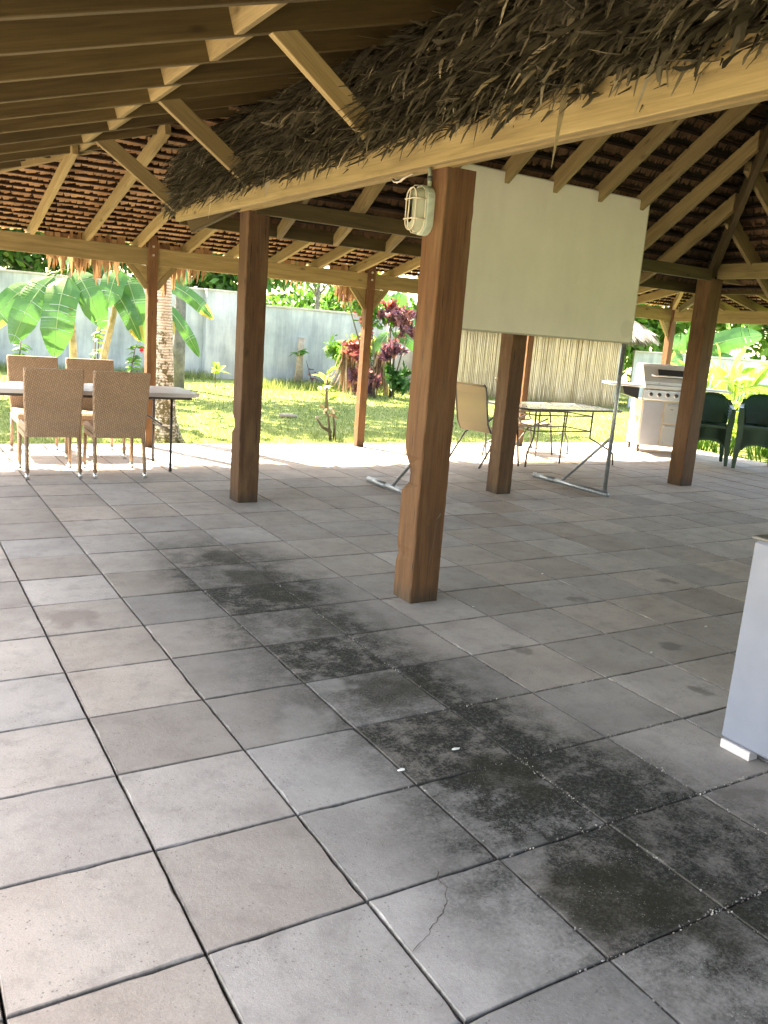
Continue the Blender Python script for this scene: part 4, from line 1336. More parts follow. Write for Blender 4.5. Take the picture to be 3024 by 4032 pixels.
def tree(name, label, base, h, rad, n, size, mat='leaf_dark', trunk=.14, cz=None, clumps=30, group=None, seed=1, cat='tree', barkmat='bark', lean=(0, 0)):
    x, y = base
    e = empty(name, label, cat, (x, y, G), group=group); wparent(e)
    cz = cz if cz is not None else h-rad[2]
    b = MB(); r = random.Random(seed)
    pts = []
    for i in range(6):
        t_ = i/5
        pts.append((x+lean[0]*t_+r.uniform(-.04, .04), y+lean[1]*t_+r.uniform(-.04, .04), G-.05+(cz-G)*t_))
    b.tube(pts, [trunk*(1-.6*i/5)+(trunk*.35 if i == 0 else 0) for i in range(6)], 10)
    b.build('trunk', barkmat, e, smooth=True)
    b = MB()
    for k in range(6):
        a = 6.28*k/6+r.random(); q0 = Vector(pts[3 if k % 2 else 4]); L = rad[0]*r.uniform(.5, .85)
        q1 = q0+Vector((math.cos(a)*L*.5, math.sin(a)*L*.5, rad[2]*.35)); q2 = q0+Vector((math.cos(a)*L, math.sin(a)*L, rad[2]*r.uniform(.3, .9)))
        b.tube([q0, q1, q2], [trunk*.35, trunk*.22, trunk*.08], 6)
    b.build('branches', barkmat, e, smooth=True)
    V, tn = leafcloud((x+lean[0], y+lean[1], cz+rad[2]*.25), rad, n, size, clumps, seed=seed)
    polys('crown', V, mat, e, tn)
    return e
tree('garden_tree', 'dense dark green tree rising behind the wall at the far left', (-.5, 24.5), 5.6, (3.0, 1.8, 2.2), 9000, .19, seed=2, cz=3.4)
tree('garden_tree', 'dark leafy tree behind the wall above the banana plants', (4.2, 25.0), 5.4, (3.0, 1.8, 2.2), 9000, .18, seed=3, cz=3.4)
tree('garden_tree', 'dark leafy tree seen behind the wall just right of the palm trunk', (8.9, 24.2), 5.0, (2.2, 1.6, 2.2), 8000, .17, seed=4, cz=3.3)
tree('garden_tree', 'slender pale tree standing beyond the lower wall', (13.4, 27), 7.0, (2.2, 2.0, 2.4), 1500, .17, mat='leaf_mid', seed=5, cz=4.4, trunk=.12)
tree('garden_tree', 'hazy pale bush line tree beyond the lower wall', (16.5, 31), 4.0, (4.5, 2.0, 1.6), 3600, .2, mat='leaf_mid', seed=6, cz=1.6)
tree('garden_tree', 'broad bright tree behind the barbecue on the right', (25.5, 21.5), 7.5, (4.2, 3.0, 3.2), 11000, .24, mat='leaf_mid', seed=7, cz=3.2, clumps=50)
tree('garden_tree', 'tall leafy tree in the right corner beyond the fence', (28.5, 15.5), 8.0, (4.0, 3.6, 3.6), 11000, .24, mat='leaf_mid', seed=8, cz=3.4, clumps=50)
tree('garden_tree', 'lighter tree between the hut roof and the right post', (22.8, 23.5), 7.0, (3.4, 2.4, 3.0), 7000, .22, mat='leaf_mid', seed=9, cz=3.0, clumps=40)
# shade trees whose crowns stand above the picture but throw the dappled shade on the lawn
tree('shade_tree', 'spreading shade tree on the lawn left of the banana plants', (-2.6, 15.2), 7.5, (3.6, 2.6, 1.3), 5200, .22, seed=12, cz=5.6, trunk=.2)
tree('shade_tree', 'second trunk, rough and grey, standing against the wall right of the palm', (5.11, 17.0), 7.6, (3.4, 2.8, 1.3), 5600, .22, seed=13, cz=5.7, trunk=.15, lean=(.0, -.6))

# lush hedge foliage low behind wall A
# ---------------------------------------------------------------- palm by the floor edge
PM = empty('coconut_palm', 'pale ringed palm trunk with lichen standing on the lawn beside the outer post', 'palm tree', (2.40, 8.78, G)); wparent(PM)
b = MB(); pts = []; rr = []
for i in range(48):
    z = G+i*.15
    x = 2.455-.035*min(z, 3)+(.02*(z-3) if z > 3 else 0)
    y_ = 8.78+.01*z
    base_r = .118+.10*math.exp(-max(0, z-G)/.16)+.045*math.exp(-(z-G)/.5)-.004*z
    pts.append((x-2.4, y_-8.78, z-G)); rr.append(max(.085, base_r)*(1+.02*math.sin(i*2.1)))
b.tube(pts, rr, 18)
o = b.build('trunk', 'palm', None, smooth=True); o.parent = PM
top = Vector(pts[-1])+Vector((2.4, 8.78, G))
b = MB(); r_ = random.Random(3)
for z, a, s_ in ((1.83, -2.2, .030), (2.02, -1.9, .022), (1.66, -2.5, .020), (1.95, -2.7, .018), (2.1, -2.0, .03)):
    rad_ = .112
    cx = 2.455-.035*z; c_ = Vector((cx+math.cos(a)*rad_, 8.78+math.sin(a)*rad_, z)); nn = Vector((math.cos(a), math.sin(a), 0)); t1 = Vector((-nn.y, nn.x, 0))
    V = [c_+nn*.003+(t1*math.cos(k)+Vector((0, 0, 1))*math.sin(k))*s_*r_.uniform(.7, 1.1) for k in [i*.785 for i in range(8)]]
    b.add(V, [tuple(range(8))])
b.build('scar', 'twig', PM)
def frond(origin, az, L, elev, nl, mat, parent, seed, droop=1.1, name='frond', lw=.028, ll=.55):
    r = np.random.default_rng(seed)
    t_ = np.linspace(0, 1, nl)
    d = np.array([math.cos(az), math.sin(az), 0])
    ang = elev-droop*t_
    st = L/nl
    px = np.cumsum(np.cos(ang))*st; pz = np.cumsum(np.sin(ang))*st
    P = np.array(origin)+d*px[:, None]+np.array([0, 0, 1])*pz[:, None]
    side = np.array([-d[1], d[0], 0]); Q = []
    for s_ in (-1, 1):
        lg = ll*np.sin(np.pi*np.clip(t_*.9+.08, 0, 1))*r.uniform(.8, 1.1, nl)
        dirv = side*s_*.85+d*.45+np.array([0, 0, -.55])+r.normal(0, .08, (nl, 3))
        w_ = d*lw/2
        mid = P+dirv*(lg*.55)[:, None]; end = P+(dirv+np.array([0, 0, -.25]))*lg[:, None]
        Q.append(np.stack([P-w_, P+w_, mid+w_, mid-w_], 1)); Q.append(np.stack([mid-w_, mid+w_, end+w_*.2, end-w_*.2], 1))
    Q.append(np.stack([P[:-1]-side*.012, P[:-1]+side*.012, P[1:]+side*.01, P[1:]-side*.01], 1))
    return polys(name, np.concatenate(Q), mat, parent, np.clip(r.normal(.5, .2, sum(len(k) for k in Q)), 0, 1))
for k in range(15):
    frond(top, 6.28*k/15+.2, 2.6, .9-.5*(k % 3), 46, 'leaf_mid', PM, k)

# ---------------------------------------------------------------- banana plants
def banana_leaf(p0, p1, w, parent, seed, sag=.15, tears=5, face=None, brown=0, name='leaf'):
    """a drooping blade from p0 to p1; torn edges"""
    r = random.Random(seed)
    p0 = Vector(p0); p1 = Vector(p1)
    L = (p1-p0).length
    ax = (p1-p0).normalized()
    face = Vector(face if face else (-.35, -1, .25)).normalized()
    side = ax.cross(face).normalized()
    nrm = side.cross(ax).normalized()
    n = 26; V = []; F = []; T_ = []
    mid = []
    for i in range(n+1):
        t_ = i/n
        mid.append(p0.lerp(p1, t_)+nrm*sag*math.sin(math.pi*t_)*L+Vector((0, 0, sag*L*math.sin(math.pi*t_)*.35)))
    tear = set(r.sample(range(3, n-1), tears))
    for s_ in (-1, 1):
        off = 0
        for i in range(n):
            if (i in tear and r.random() < .7): off = r.uniform(-.05, .12)*w
            t0, t1 = i/n, (i+1)/n
            def wd(t_): return w*min(1, (t_*5.0)**.6)*min(1, ((1-t_)*3.6+.02)**.55)
            gap = .18/n if (i in tear) else 0
            m0_ = mid[i].lerp(mid[i+1], gap*n*.8); m1_ = mid[i+1]
            sw = ax*.12*w
            a0 = m0_+side*s_*wd(t0+gap)+sw-nrm*(.16*wd(t0)+off); a1 = m1_+side*s_*wd(t1)+sw-nrm*(.16*wd(t1)+off*.6)
            h0 = m0_.lerp(a0, .5)+nrm*.04*w; h1 = m1_.lerp(a1, .5)+nrm*.04*w
            b0 = len(V); V += [m0_, m1_, h1, h0, a1, a0]
            F += [(b0, b0+1, b0+2, b0+3), (b0+3, b0+2, b0+4, b0+5)]
            tt = min(.8, max(.2, r.gauss(.5, .1)))
            T_ += [tt, tt if not (brown and t0 > 1-brown) else .97]
    # midrib
    b0 = len(V)
    for i in range(n+1):
        k = .011*(1-.7*i/n)
        V += [mid[i]-side*k+nrm*.006, mid[i]+side*k+nrm*.006]
    for i in range(n): F.append((b0+2*i, b0+2*i+1, b0+2*i+3, b0+2*i+2)); T_.append(0)
    return mobj(name, V, F, 'banana', parent, T_)
def bplant(label, stem, leaves, thick=.075, seed=0, name='banana_plant', mat='bstem'):
    e = empty(name, label, 'banana plant', (stem[0][0], stem[0][1], G)); wparent(e)
    b = MB(); n = len(stem); b.tube(stem, [thick*(1-.45*i/(n-1)) for i in range(n)], 10); b.build('stem', mat, e, smooth=True)
    for i, (a, c, w) in enumerate(leaves):
        br = .25 if (i+seed) % 3 == 0 else 0
        tipst = Vector(stem[-1])
        banana_leaf(a, c, w, e, seed*17+i, brown=br)
        b = MB(); b.tube([tipst, (tipst+Vector(a))/2+Vector((0, 0, .08)), Vector(a)], [.028, .02, .012], 6); b.build('stalk', 'leaf_mid', e, smooth=True)
    return e
Y = 14.0
bplant('banana plant with five broad hanging leaves at the left behind the wicker chairs', [(2.36, Y, G), (2.34, Y, .7), (2.31, Y, 1.5), (2.27, Y, 2.1)],
       [((2.2, Y-.25, 2.02), (1.93, Y-.55, .70), .27), ((2.02, Y-.05, 2.0), (1.33, Y-.2, .86), .24), ((1.75, Y+.2, 1.85), (1.0, Y+.1, 1.02), .20),
        ((2.34, Y-.15, 2.14), (2.74, Y-.5, 1.22), .22), ((2.3, Y+.3, 2.2), (2.6, Y+.9, 2.5), .2)], seed=1)
bplant('leaning banana plant with torn sunlit leaves just left of the thin outer post', [(2.76, Y, G), (2.88, Y, .8), (3.02, Y, 1.4), (3.13, Y, 2.05)],
       [((3.08, Y-.2, 2.22), (2.80, Y-.5, 1.58), .20), ((3.02, Y-.1, 1.85), (3.42, Y-.35, 1.02), .15), ((3.22, Y, 2.16), (3.52, Y-.3, 1.0), .21), ((3.15, Y+.3, 2.2), (2.85, Y+.8, 2.6), .2)], seed=2)
bplant('banana plant showing only two long leaves right of the palm trunk', [(3.9, Y+.6, G), (3.88, Y+.6, .9), (3.86, Y+.6, 2.0)],
       [((3.98, Y+.3, 2.1), (4.86, Y, 1.50), .13), ((3.98, Y+.3, 1.72), (4.62, Y, .78), .11), ((3.85, Y+.3, 2.25), (4.5, Y+.2, 2.15), .14), ((3.8, Y+.4, 1.8), (4.1, Y+.0, 1.15), .14)], seed=3)

# generic small leafy plants
def blades(name, label, base, specs, mat, cat='plant', group=None, stem=None, stem_r=.015, width=.05, seed=0, stemmat='twig'):
    e = empty(name, label, cat, (base[0], base[1], G), group=group); wparent(e)
    if stem:
        b = MB()
        for st in stem: b.tube(st, [stem_r*(1-.5*i/(len(st)-1)) for i in range(len(st))], 6)
        b.build('stem', stemmat, e, smooth=True)
    r = random.Random(seed)
    for (p, d, L, w) in specs:
        p = Vector(p); d = Vector(d).normalized()
        sd_ = d.cross(Vector((r.uniform(-.5, .5), r.uniform(-1, 0), .6))).normalized()
        V = []; n = 6
        nn = sd_.cross(d)
        for i in range(n):
            t_ = i/(n-1)
            c = p+d*L*t_+Vector((0, 0, -.30*L*t_*t_))
            ww = w*math.sin(math.pi*min(.97, t_*.93+.05))
            V += [c-sd_*ww+nn*ww*.3, c, c+sd_*ww+nn*ww*.3]
        F = []
        for i in range(n-1): F += [(3*i, 3*i+1, 3*i+4, 3*i+3), (3*i+1, 3*i+2, 3*i+5, 3*i+4)]
        tt = r.uniform(.25, .95)
        mobj('leaf', V, F, mat, e, [min(1, max(0, tt+r.uniform(-.1, .1))) for _ in F])
    return e
def rosette(c, n, L, w, elev=(.1, 1.0), seed=0, spread=.04):
    r = random.Random(seed); out = []
    for k in range(n):
        a = 6.28*k/n*2.4+r.random(); el = r.uniform(*elev)
        out.append(((c[0]+r.uniform(-spread, spread), c[1]+r.uniform(-spread, spread), c[2]+r.uniform(-spread*2, spread)), (math.cos(a)*math.cos(el), math.sin(a)*math.cos(el), math.sin(el)), L*r.uniform(.7, 1.1), w*r.uniform(.8, 1.1)))
    return out
# frangipani-like sapling near the floor edge
fx, fy = 4.98, 9.1
blades('sapling', 'dark-stemmed sapling with a pale lime leaf head at the edge of the paving', (fx, fy),
       rosette((fx-.12, fy, .82), 9, .20, .034, (.2, 1.2), 3, .05)+rosette((fx-.08, fy, .60), 8, .19, .03, (0, .8), 4, .06)+rosette((fx-.16, fy, .70), 6, .2, .032, (.1, 1), 5, .06),
       'leaf_lime', stem=[[(fx, fy, G), (fx-.03, fy, .05), (fx-.06, fy, .25), (fx-.14, fy, .36)], [(fx+.06, fy, G), (fx+.05, fy, .1), (fx+.01, fy, .3)], [(fx-.1, fy, .35), (fx-.12, fy, .8)], [(fx, fy, .02), (fx-.15, fy, .10), (fx-.26, fy, .24)]], stem_r=.026, seed=3)
blades('sapling_leaves', 'cluster of orange dried leaves halfway up the sapling', (fx-.05, fy), rosette((fx-.10, fy-.02, .40), 9, .17, .025, (-.2, .9), 9, .06), 'leaf_dry', seed=5)
# young plants in the lawn
blades('young_plant', 'bright young ginger plant at the wall foot left of the dark post', (6.3, 17.8), rosette((6.3, 17.8, .28), 9, .42, .06, (.2, 1.2), 11, .05), 'leaf_lime', stem=[[(6.3, 17.8, G), (6.3, 17.8, .5)]], seed=11)
blades('young_plant', 'small yellow-green seedling in front of the red-leaved shrubs', (10.9, 17.4), rosette((10.9, 17.4, .1), 8, .36, .055, (.2, 1.2), 12, .04), 'leaf_lime', stem=[[(10.9, 17.4, G), (10.9, 17.4, .3)]], seed=12)
blades('young_plant', 'thin papaya-like seedling in front of the grey wooden stake', (8.72, 18.6), rosette((8.85, 18.6, .78), 10, .36, .05, (-.2, .9), 13, .05), 'leaf_mid', stem=[[(8.72, 18.6, G), (8.78, 18.6, .4), (8.85, 18.6, .8)]], seed=13, stemmat='bstem')
blades('young_plant', 'small dark-leaved shrublet at the wall foot beside the papaya seedling', (9.35, 18.7), rosette((9.35, 18.7, .25), 12, .16, .05, (-.2, 1), 14, .12), 'leaf_purple', stem=[[(9.35, 18.7, G), (9.1, 18.7, .6)]], seed=14)
blades('young_plant', 'yellow palm seedling on the lawn under the glass table', (9.9, 12.2), rosette((9.9, 12.2, .12), 9, .34, .03, (.1, 1.1), 15, .03), 'leaf_lime', seed=15)
b = MB(); b.tube([(8.95, 18.75, G), (8.93, 18.75, .6), (8.96, 18.75, 1.18)], [.10, .085, .09], 9); o = b.build('wooden_stake', 'stump', smooth=True); o['label'] = 'rough grey wooden stump post standing against the pale wall'; o['category'] = 'post'
# shrubs
def shrub(name, label, base, parts, cat='shrub'):
    e = empty(name, label, cat, (base[0], base[1], G)); wparent(e)
    r = random.Random(int(base[0]*100))
    b = MB()
    for (c, rad, n, size, mat, seed) in parts:
        b.tube([(base[0]+r.uniform(-.1, .1), base[1], G), ((base[0]+c[0])/2+r.uniform(-.1, .1), (base[1]+c[1])/2, (c[2]+G)/2), c], [.03, .022, .008], 6)
    b.build('branches', 'twig', e, smooth=True)
    for (c, rad, n, size, mat, seed) in parts:
        V, tn = leafcloud(c, rad, n, size, 12, seed=seed, stretch=1.9)
        polys('foliage', V, mat, e, tn)
    return e
shrub('green_shrub', 'bushy fresh green shrub with bright flower heads against the pale wall', (9.7, 17.4), [((9.7, 17.4, .75), (.62, .4, .62), 1500, .10, 'leaf_mid', 21), ((9.9, 17.1, 1.15), (.45, .3, .22), 350, .09, 'leaf_lime', 22), ((9.55, 17.0, 1.05), (.26, .2, .14), 200, .08, 'leaf_lime', 23)])
shrub('red_shrub', 'tall thin shrub with red leaf clusters left of the outer post', (9.75, 16.2), [((8.45, 15.5, 2.28), (.2, .2, .20), 110, .10, 'leaf_red', 31), ((9.15, 15.9, 2.05), (.28, .2, .30), 180, .10, 'leaf_red', 32), ((9.25, 16.0, 1.5), (.2, .2, .25), 120, .10, 'leaf_red', 33), ((9.1, 16.0, 1.05), (.3, .2, .22), 170, .10, 'leaf_red', 34), ((9.3, 15.8, 1.9), (.7, .3, .4), 260, .10, 'leaf_mid', 35), ((9.5, 16.2, .35), (.4, .3, .35), 380, .12, 'leaf_purple', 36)])
shrub('purple_shrub', 'purple and crimson leaved shrub right of the thin outer post', (10.4, 16.4), [((9.9, 15.6, 1.85), (.45, .25, .20), 260, .11, 'leaf_purple', 41), ((10.25, 15.6, 1.55), (.25, .2, .15), 110, .11, 'leaf_purple', 42), ((9.8, 15.7, 2.1), (.3, .2, .12), 100, .10, 'leaf_red', 43), ((10.1, 15.9, 1.0), (.3, .2, .3), 180, .11, 'leaf_purple', 44), ((10.3, 16, .5), (.35, .3, .35), 300, .12, 'leaf_dark', 45)])
# banana clump between the purple shrubs with dead hanging fronds
e_ = bplant('small banana clump with a dead brown skirt of leaves by the lower wall', [(10.6, 17.0, G), (10.6, 17.0, .8), (10.55, 17.0, 1.6)],
       [((10.55, 16.9, 1.6), (10.65, 16.6, 2.6), .17), ((10.6, 16.9, 1.5), (11.3, 16.5, 1.05), .18), ((10.5, 16.9, 1.5), (9.9, 16.6, .9), .15), ((10.6, 16.95, 1.7), (10.2, 16.7, 2.4), .16), ((10.7, 16.9, 1.3), (11.9, 17.2, 1.9), .2)], seed=5)
e_ = bplant('low banana sucker with large fresh leaves beside the purple shrub', [(12.1, 17.6, G), (12.1, 17.6, .5), (12.1, 17.6, .9)],
       [((12.1, 17.5, .9), (12.3, 17.2, 1.9), .22), ((12.1, 17.5, .8), (11.6, 17.1, .5), .17), ((12.15, 17.5, .8), (12.7, 17.3, .9), .2), ((12.0, 17.4, .5), (11.7, 17.0, .05), .16)], seed=6)
def dead(label, x, y, z, n, L, seed):
    r = np.random.default_rng(seed)
    c = np.stack([x+r.normal(0, .09, n), y+r.normal(0, .06, n), z+r.normal(0, .08, n)], 1)
    d = np.stack([r.normal(-.12, .16, n), r.normal(0, .1, n), -np.ones(n)], 1)
    l_ = (L*r.uniform(.4, 1.1, n))[:, None]; w_ = np.stack([np.cos(r.random(n)*6), np.sin(r.random(n)*6), np.zeros(n)], 1)*r.uniform(.012, .035, n)[:, None]
    V1 = np.stack([c-w_*.6, c+w_*.6, c+d*l_*.5+w_, c+d*l_*.5-w_], 1); V2 = np.stack([c+d*l_*.5-w_, c+d*l_*.5+w_, c+d*l_+w_*.2, c+d*l_-w_*.2], 1)
    o = polys('dead_frond', np.concatenate([V1, V2]), 'leaf_dry', None, np.tile(r.random(n), 2)); o['label'] = label; o['category'] = 'dead fronds'
dead('long dry tan frond bunch hanging left of the outer post', 9.05, 16.3, 1.0, 70, 1.0, 51)
dead('dry brown frond skirt hanging below the purple shrub', 10.15, 16.5, .95, 110, .95, 52)
b = MB(); b.box((11.6, 17.55, .0), (.30, .16, .26), ch=.008); o = b.build('clay_block', 'brick'); o['label'] = 'single pinkish clay block on the grass by the wall foot'; o['category'] = 'brick'
# thin flowering plants at the left
def thin(label, x, y, h, n, seed, mat='leaf_mid', petal=None, lean=.1):
    r = random.Random(seed)
    st = [(x, y, G), (x+lean*.3, y, h*.5), (x+lean, y, h)]
    sp = []
    for k in range(n):
        t_ = r.uniform(.35, 1.0); a = r.random()*6.28
        sp.append(((x+lean*t_, y, h*t_), (math.cos(a), math.sin(a)*.7, r.uniform(-.3, .6)), r.uniform(.10, .2), .035))
    e = blades('garden_plant', label, (x, y), sp, mat, stem=[st], seed=seed, stem_r=.018)
    for k, pm in enumerate(petal or []):
        V, tn = leafcloud((x+lean+r.uniform(-.15, .15), y-.1, h*r.uniform(.7, 1.0)), (.05, .05, .05), 24, .05, 3, seed=seed+k)
        n_ = V.shape[0]
        mobj('flower', V.reshape(-1, 3), [tuple(range(4*i, 4*i+4)) for i in range(n_)], pm, e)
thin('thin dark-stemmed shrub with a few reddish leaves at the left picture edge', .83, 14.2, 1.95, 22, 61, 'leaf_red', lean=-.1)
thin('leafy hibiscus sprig with a red flower left of the outer post', 3.15, 13.4, .95, 34, 62, 'leaf_mid', ['red_petal'], .12)
thin('slim green garden plant between the two banana stems', 2.62, 13.6, 1.1, 18, 63, 'leaf_mid', None, .0)
thin('low leafy sprig at the foot of the first banana stem', 2.35, 13.2, .6, 26, 64, 'leaf_dark', None, .1)
thin('white-flowered sprig against the wall between the banana plants', 3.05, 15.5, 1.5, 26, 65, 'leaf_lime', ['white_petal', 'white_petal'], .1)
thin('leafy plant low behind the left end of the folding table', 1.35, 13.4, .9, 22, 66, 'leaf_mid', None, .05)

# heliconia / ginger bed on the right
def heli(label, x, y, n, L, seed, mat='leaf_lime', h=.9, w=.085):
    r = random.Random(seed); sp = []; st = []
    for k in range(n):
        a = r.random()*6.28; rr_ = r.uniform(0, .28); bx, by = x+math.cos(a)*rr_, y+math.sin(a)*rr_
        hh = r.uniform(.25, 1)*h; le = r.uniform(.15, .5)
        tx, ty = bx+math.cos(a)*le*.4, by+math.sin(a)*le*.4
        st.append([(bx, by, G), (tx, ty, hh)])
        el = r.uniform(.35, 1.35)
        sp.append(((tx, ty, hh), (math.cos(a)*math.cos(el), math.sin(a)*math.cos(el), math.sin(el)), L*r.uniform(.6, 1.1), w*r.uniform(.7, 1.15)))
    blades('ginger_plant', label, (x, y), sp, mat, stem=st, seed=seed, stem_r=.012, stemmat='leaf_mid', group='lime green ginger clumps in the bed on the right')
k = 0
for (x, y, n, L, h, lab) in ((12.2, 8.9, 26, .75, 1.0, 'ginger clump with broad lime leaves right behind the barbecue'), (13.0, 8.3, 28, .8, 1.15, 'ginger clump with one dark upright leaf above the first chair stack'),
                       (12.3, 7.2, 26, .7, .8, 'sunlit ginger clump directly behind the first stack of green chairs'), (13.6, 7.5, 30, .9, 1.3, 'tallest pale ginger clump at the right picture edge'),
                       (11.7, 8.0, 22, .55, .5, 'low ginger clump at the foot of the right bed by the paving'), (14.2, 9.6, 26, .9, 1.3, 'ginger clump furthest back against the dark fence'), (11.6, 6.6, 20, .5, .4, 'low ginger clump beside the low grey wall'), (12.9, 6.4, 34, .9, 1.2, 'dense ginger clump behind the second stack of chairs'), (13.2, 9.3, 34, .85, 1.1, 'wide ginger clump seen between the barbecue and the right post'), (14.6, 8.2, 34, 1.0, 1.6, 'high ginger clump towering behind the right bed'), (11.5, 7.4, 22, .5, .5, 'small ginger clump at the paving beside the chair stack')):
    heli(lab, x, y, n, L, 70+k, h=h); k += 1
# bananas near the hut
bplant('banana plant with broad green leaves beside the hut roof behind the barbecue', [(19.4, 15.2, G), (19.4, 15.2, .9), (19.4, 15.2, 1.6)],
       [((19.4, 15.1, 1.5), (18.6, 14.9, 1.9), .3), ((19.4, 15.1, 1.6), (19.7, 14.8, 2.6), .28), ((19.4, 15.1, 1.5), (20.6, 14.5, 1.75), .3), ((19.4, 15.1, 1.3), (20.9, 14.2, 1.2), .28), ((19.3, 15.1, 1.3), (18.3, 14.6, 1.3), .28), ((19.5, 15.1, 1.5), (21.2, 14.0, 2.2), .3)], thick=.12, seed=8)

# ---------------------------------------------------------------- bamboo hut
HA = Vector((12.7, 17.84, G)); HB = Vector((17.06, 15.33, G))
hd = (HB-HA).normalized(); hn = Vector((-hd.y, hd.x, 0)); HL = (HB-HA).length
HT = empty('bamboo_hut', 'garden hut with walls of upright bamboo canes and a pale thatched roof', 'hut', tuple(HA)); wparent(HT)
n = int(HL/.047)
cane_me = {}
rc = random.Random(8)
for k in range(n):
    p = HA+hd*(.02+k*HL/n)+hn*rc.uniform(-.008, .008)
    key = rc.randrange(6)
    if key not in cane_me:
        b = MB(); pts = [(0, 0, 0)]; rr = []
        zs = [0, .35, .36, .38, .39, .82, .83, .85, .86, 1.3, 1.31, 1.33, 1.34, 1.95]
        off = rc.uniform(-.15, .15)
        r0 = rc.uniform(.0195, .0235)
        b.tube([(0 if 0 < i < 13 else 0, rc.uniform(-.003, .003), z+(off if 0 < i < 13 else 0)) for i, z in enumerate(zs)], [r0*(1.12 if (i-2) % 4 in (0, 1) and 0 < i < 13 else 1) for i in range(len(zs))], 7)
        # own X up the cane so the grain runs along it
        b.v = [(z, x, y) for x, y, z in b.v]
        ob = b.build('bamboo_cane', 'cane', HT, smooth=True)
        cane_me[key] = ob.data
    else:
        ob = bpy.data.objects.new('bamboo_cane', cane_me[key]); link(ob, HT)
    z0 = rc.uniform(-.03, .03)
    tilt = Matrix.Rotation(rc.uniform(-.012, .012), 4, 'Y')
    ob.matrix_basis = Matrix.Translation(p+Vector((0, 0, z0))) @ tilt @ Matrix(((0, 1, 0, 0), (0, 0, 1, 0), (1, 0, 0, 0), (0, 0, 0, 1)))
rot = Matrix((hd, hn, Vector((0, 0, 1)))).transposed()
b = MB(); b.box(HA+hd*HL/2+hn*1.55+Vector((0, 0, .93)), (HL-.04, 3.0, 1.86), rot); b.build('wall', 'bstem', HT)
def hp(u, v, z): return HA+hd*u+hn*v+Vector((0, 0, z-G))
ov = .38
ev = [hp(-ov, -.25, 1.98), hp(HL+.8, -.25, 1.90), hp(HL+.8, 3.0+ov, 1.76), hp(-ov, 3+ov, 1.80)]
rg = [hp(1.3, 1.5, 3.35), hp(HL-1.1, 1.5, 3.35)]
V = ev+rg
b = MB(); b.add(V, [(0, 1, 5, 4), (1, 2, 5), (2, 3, 4, 5), (3, 0, 4), (3, 2, 1, 0)], .4); b.build('roof', 'thatch_pale', HT)
def hut_thatch():
    Q = []; T_ = []
    r = np.random.default_rng(5)
    for a, b_, c, d_ in ((ev[0], ev[1], rg[1], rg[0]), (ev[1], ev[2], rg[1], rg[1])):
        n = 5200
        u = r.random(n); v = r.random(n)**1.6
        a_, b2, c_, d2 = (np.array(k) for k in (a, b_, c, d_))
        lo = a_+(b2-a_)*u[:, None]; hi = d2+(c_-d2)*u[:, None]
        P = lo+(hi-lo)*v[:, None]
        dn_ = (lo-hi); dn_ /= np.linalg.norm(dn_, axis=1)[:, None]
        P[:, 2] += r.uniform(.0, .10, n)
        al = (b2-a_)/np.linalg.norm(b2-a_)
        L = r.uniform(.14, .30, n)[:, None]
        dirv = dn_+al*r.normal(0, .12, n)[:, None]+np.array([0, 0, -1])*np.where(v < .05, .3, .0)[:, None]
        w_ = al*r.uniform(.008, .02, n)[:, None]
        Q.append(np.stack([P-w_, P+w_, P+dirv*L+w_*.3, P+dirv*L-w_*.3], 1)); T_.append(r.random(n))
    polys('roof_thatch', np.concatenate(Q), 'thatch_pale', HT, np.concatenate(T_), 'stuff')
hut_thatch()

# ---------------------------------------------------------------- grass
def grass():
    n = 120000
    # density falls with distance from the paving
    d = rng.random(n)**1.5*10.6
    y = 8.28+d
    x = rng.uniform(0, 1, n)*(5+y*.95)+(.3+(y-8)*.02)
    h = rng.uniform(.02, .05, n)*(1+.6*(rng.random(n) < .06))
    tall = rng.random(n) < .02
    h[tall] = rng.uniform(.08, .16, tall.sum())
    # right-hand strip beside the paving
    m_ = n//8
    x[:m_] = rng.uniform(10.98, 15.5, m_); y[:m_] = rng.uniform(-1, 9.5, m_)
    w_ = rng.uniform(.0025, .006, n)*(1+d*.12)
    a = rng.uniform(0, 6.28, n); lx = rng.normal(0, .4, n)*h; ly = rng.normal(0, .4, n)*h
    P = np.stack([x, y, np.full(n, G)], 1)
    s_ = np.stack([np.cos(a)*w_, np.sin(a)*w_, np.zeros(n)], 1)
    V = np.stack([P-s_, P+s_, P+np.stack([lx, ly, h], 1)], 1)
    polys('grass', V, 'grass', None, np.clip(rng.normal(.5, .22, n), 0, 1), 'stuff')
    # longer fringe along the walls and the paving edge
    n = 16000
    x = np.concatenate([rng.uniform(-2, 7.2, n//4), rng.uniform(7.2, 16, n//2), rng.uniform(1.2, 10, n//4)])
    y = np.concatenate([20.7-rng.exponential(.35, n//4), 18.8-rng.exponential(.55, n//2), 8.29+rng.exponential(.05, n//4)])
    n = len(x)
    h = np.concatenate([rng.uniform(.08, .3, n*3//4), rng.uniform(.03, .10, n-n*3//4)])
    w_ = rng.uniform(.004, .012, n); a = rng.uniform(0, 6.28, n)
    P = np.stack([x, y, np.full(n, G)], 1); s_ = np.stack([np.cos(a)*w_, np.sin(a)*w_, np.zeros(n)], 1)
    V = np.stack([P-s_, P+s_, P+np.stack([rng.normal(0, .35, n)*h, rng.normal(0, .35, n)*h, h], 1)], 1)
    polys('tall_grass', V, 'grass', None, np.clip(rng.normal(.5, .22, n), 0, 1), 'stuff')
grass()

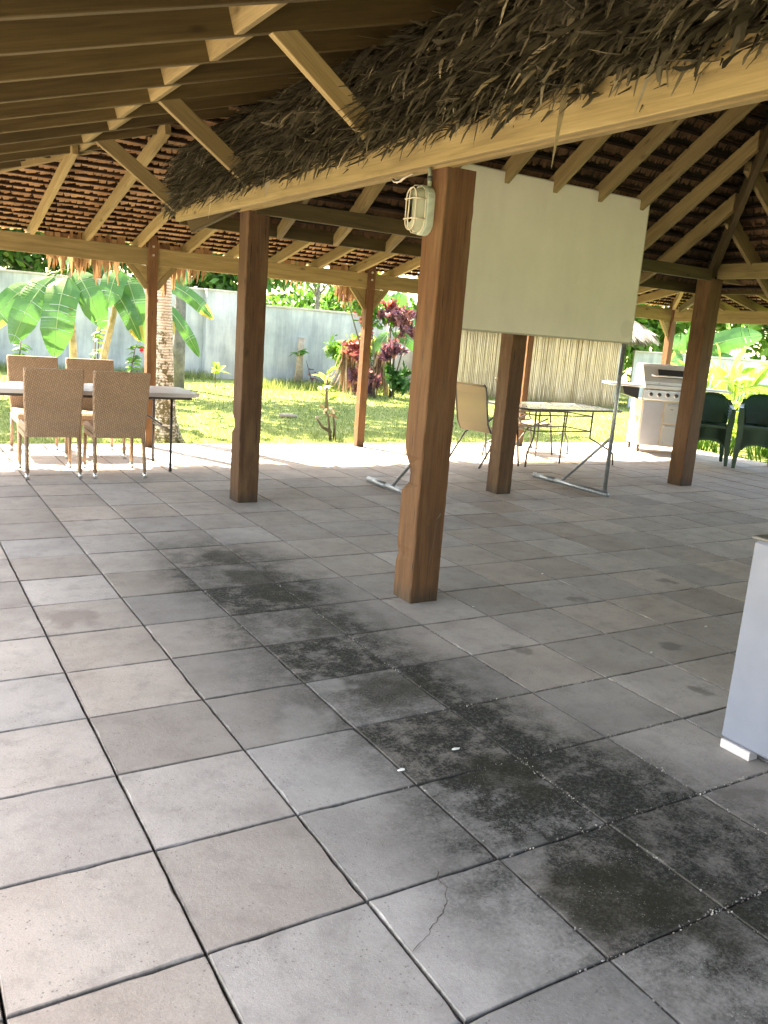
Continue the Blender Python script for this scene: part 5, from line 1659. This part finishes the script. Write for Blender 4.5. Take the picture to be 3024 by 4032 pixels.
# fallen things on the lawn and the floor
def litter(label, x, y, z, L, w, seed, mat='leaf_dry', tone=.5, az=0):
    o = big_leaf((x, y, z), (math.cos(az), math.sin(az), .12), L, w, seed, 'fallen_leaf', mat, tone, None, .12)
    o['label'] = label; o['category'] = 'leaf'
litter('curled brown dead leaf on the shaded grass right of the palm', 5.35, 14.1, G+.06, .30, .08, 1, az=.3)
litter('small tan dead leaf on the grass nearer the palm trunk', 4.6, 14.6, G+.06, .22, .07, 2, az=2)
litter('orange fallen leaf lying on the grass beyond the dark post', 5.95, 11.6, G+.05, .16, .04, 3, tone=.9, az=.1)
litter('pale fallen leaf on the sunny grass right of the thin post', 9.3, 12.6, G+.05, .26, .06, 4, tone=.9, az=.5)
litter('broad brown leaf on the lawn between palm and grey wall', 6.0, 15.6, G+.06, .3, .08, 5, az=1.2)
b = MB(); b.tube([(5.32, 11.75, G+.05), (5.45, 11.70, G+.055), (5.62, 11.66, G+.045)], [.035, .04, .025], 8); o = b.build('stick', 'stump', smooth=True); o['label'] = 'short pale broken stick lying on the grass beyond the dark post'; o['category'] = 'stick'
r_ = random.Random(9)
for i, (x, y, s_, lab) in enumerate(((.9, .55, 0.0108, 'cream scrap on the dark stained tiles below the centre'), (1.17, .60, 0.0084, 'thin white sliver on the dark stained tiles'), (3.37, 1.23, 0.0084, 'pale oval fleck on the tiles left of the white cabinet'),
        (2.25, 1.95, 0.0048, 'tiny white fleck on the tile right of the near post'), (3.14, 2.37, 0.0060, 'pale speck on the shaded tiles beyond the near post'), (2.72, 1.05, 0.0054, 'small white fleck on the tile midway to the cabinet'))):
    b = MB(); V = []
    for k in range(7):
        a = 6.28*k/7; V.append((x+math.cos(a)*s_*r_.uniform(.5, 1.2)*(1.5 if i != 1 else 2.2), y+math.sin(a)*s_*r_.uniform(.4, .9), .006))
    V2 = [(p[0], p[1], .0022) for p in V]
    b.add(V+V2, [tuple(range(7)), tuple(reversed(range(7, 14)))]+[(k, k+7, (k+1) % 7+7, (k+1) % 7) for k in range(7)])
    o = b.build('paper_scrap', 'white_petal'); o['label'] = lab; o['category'] = 'scrap'
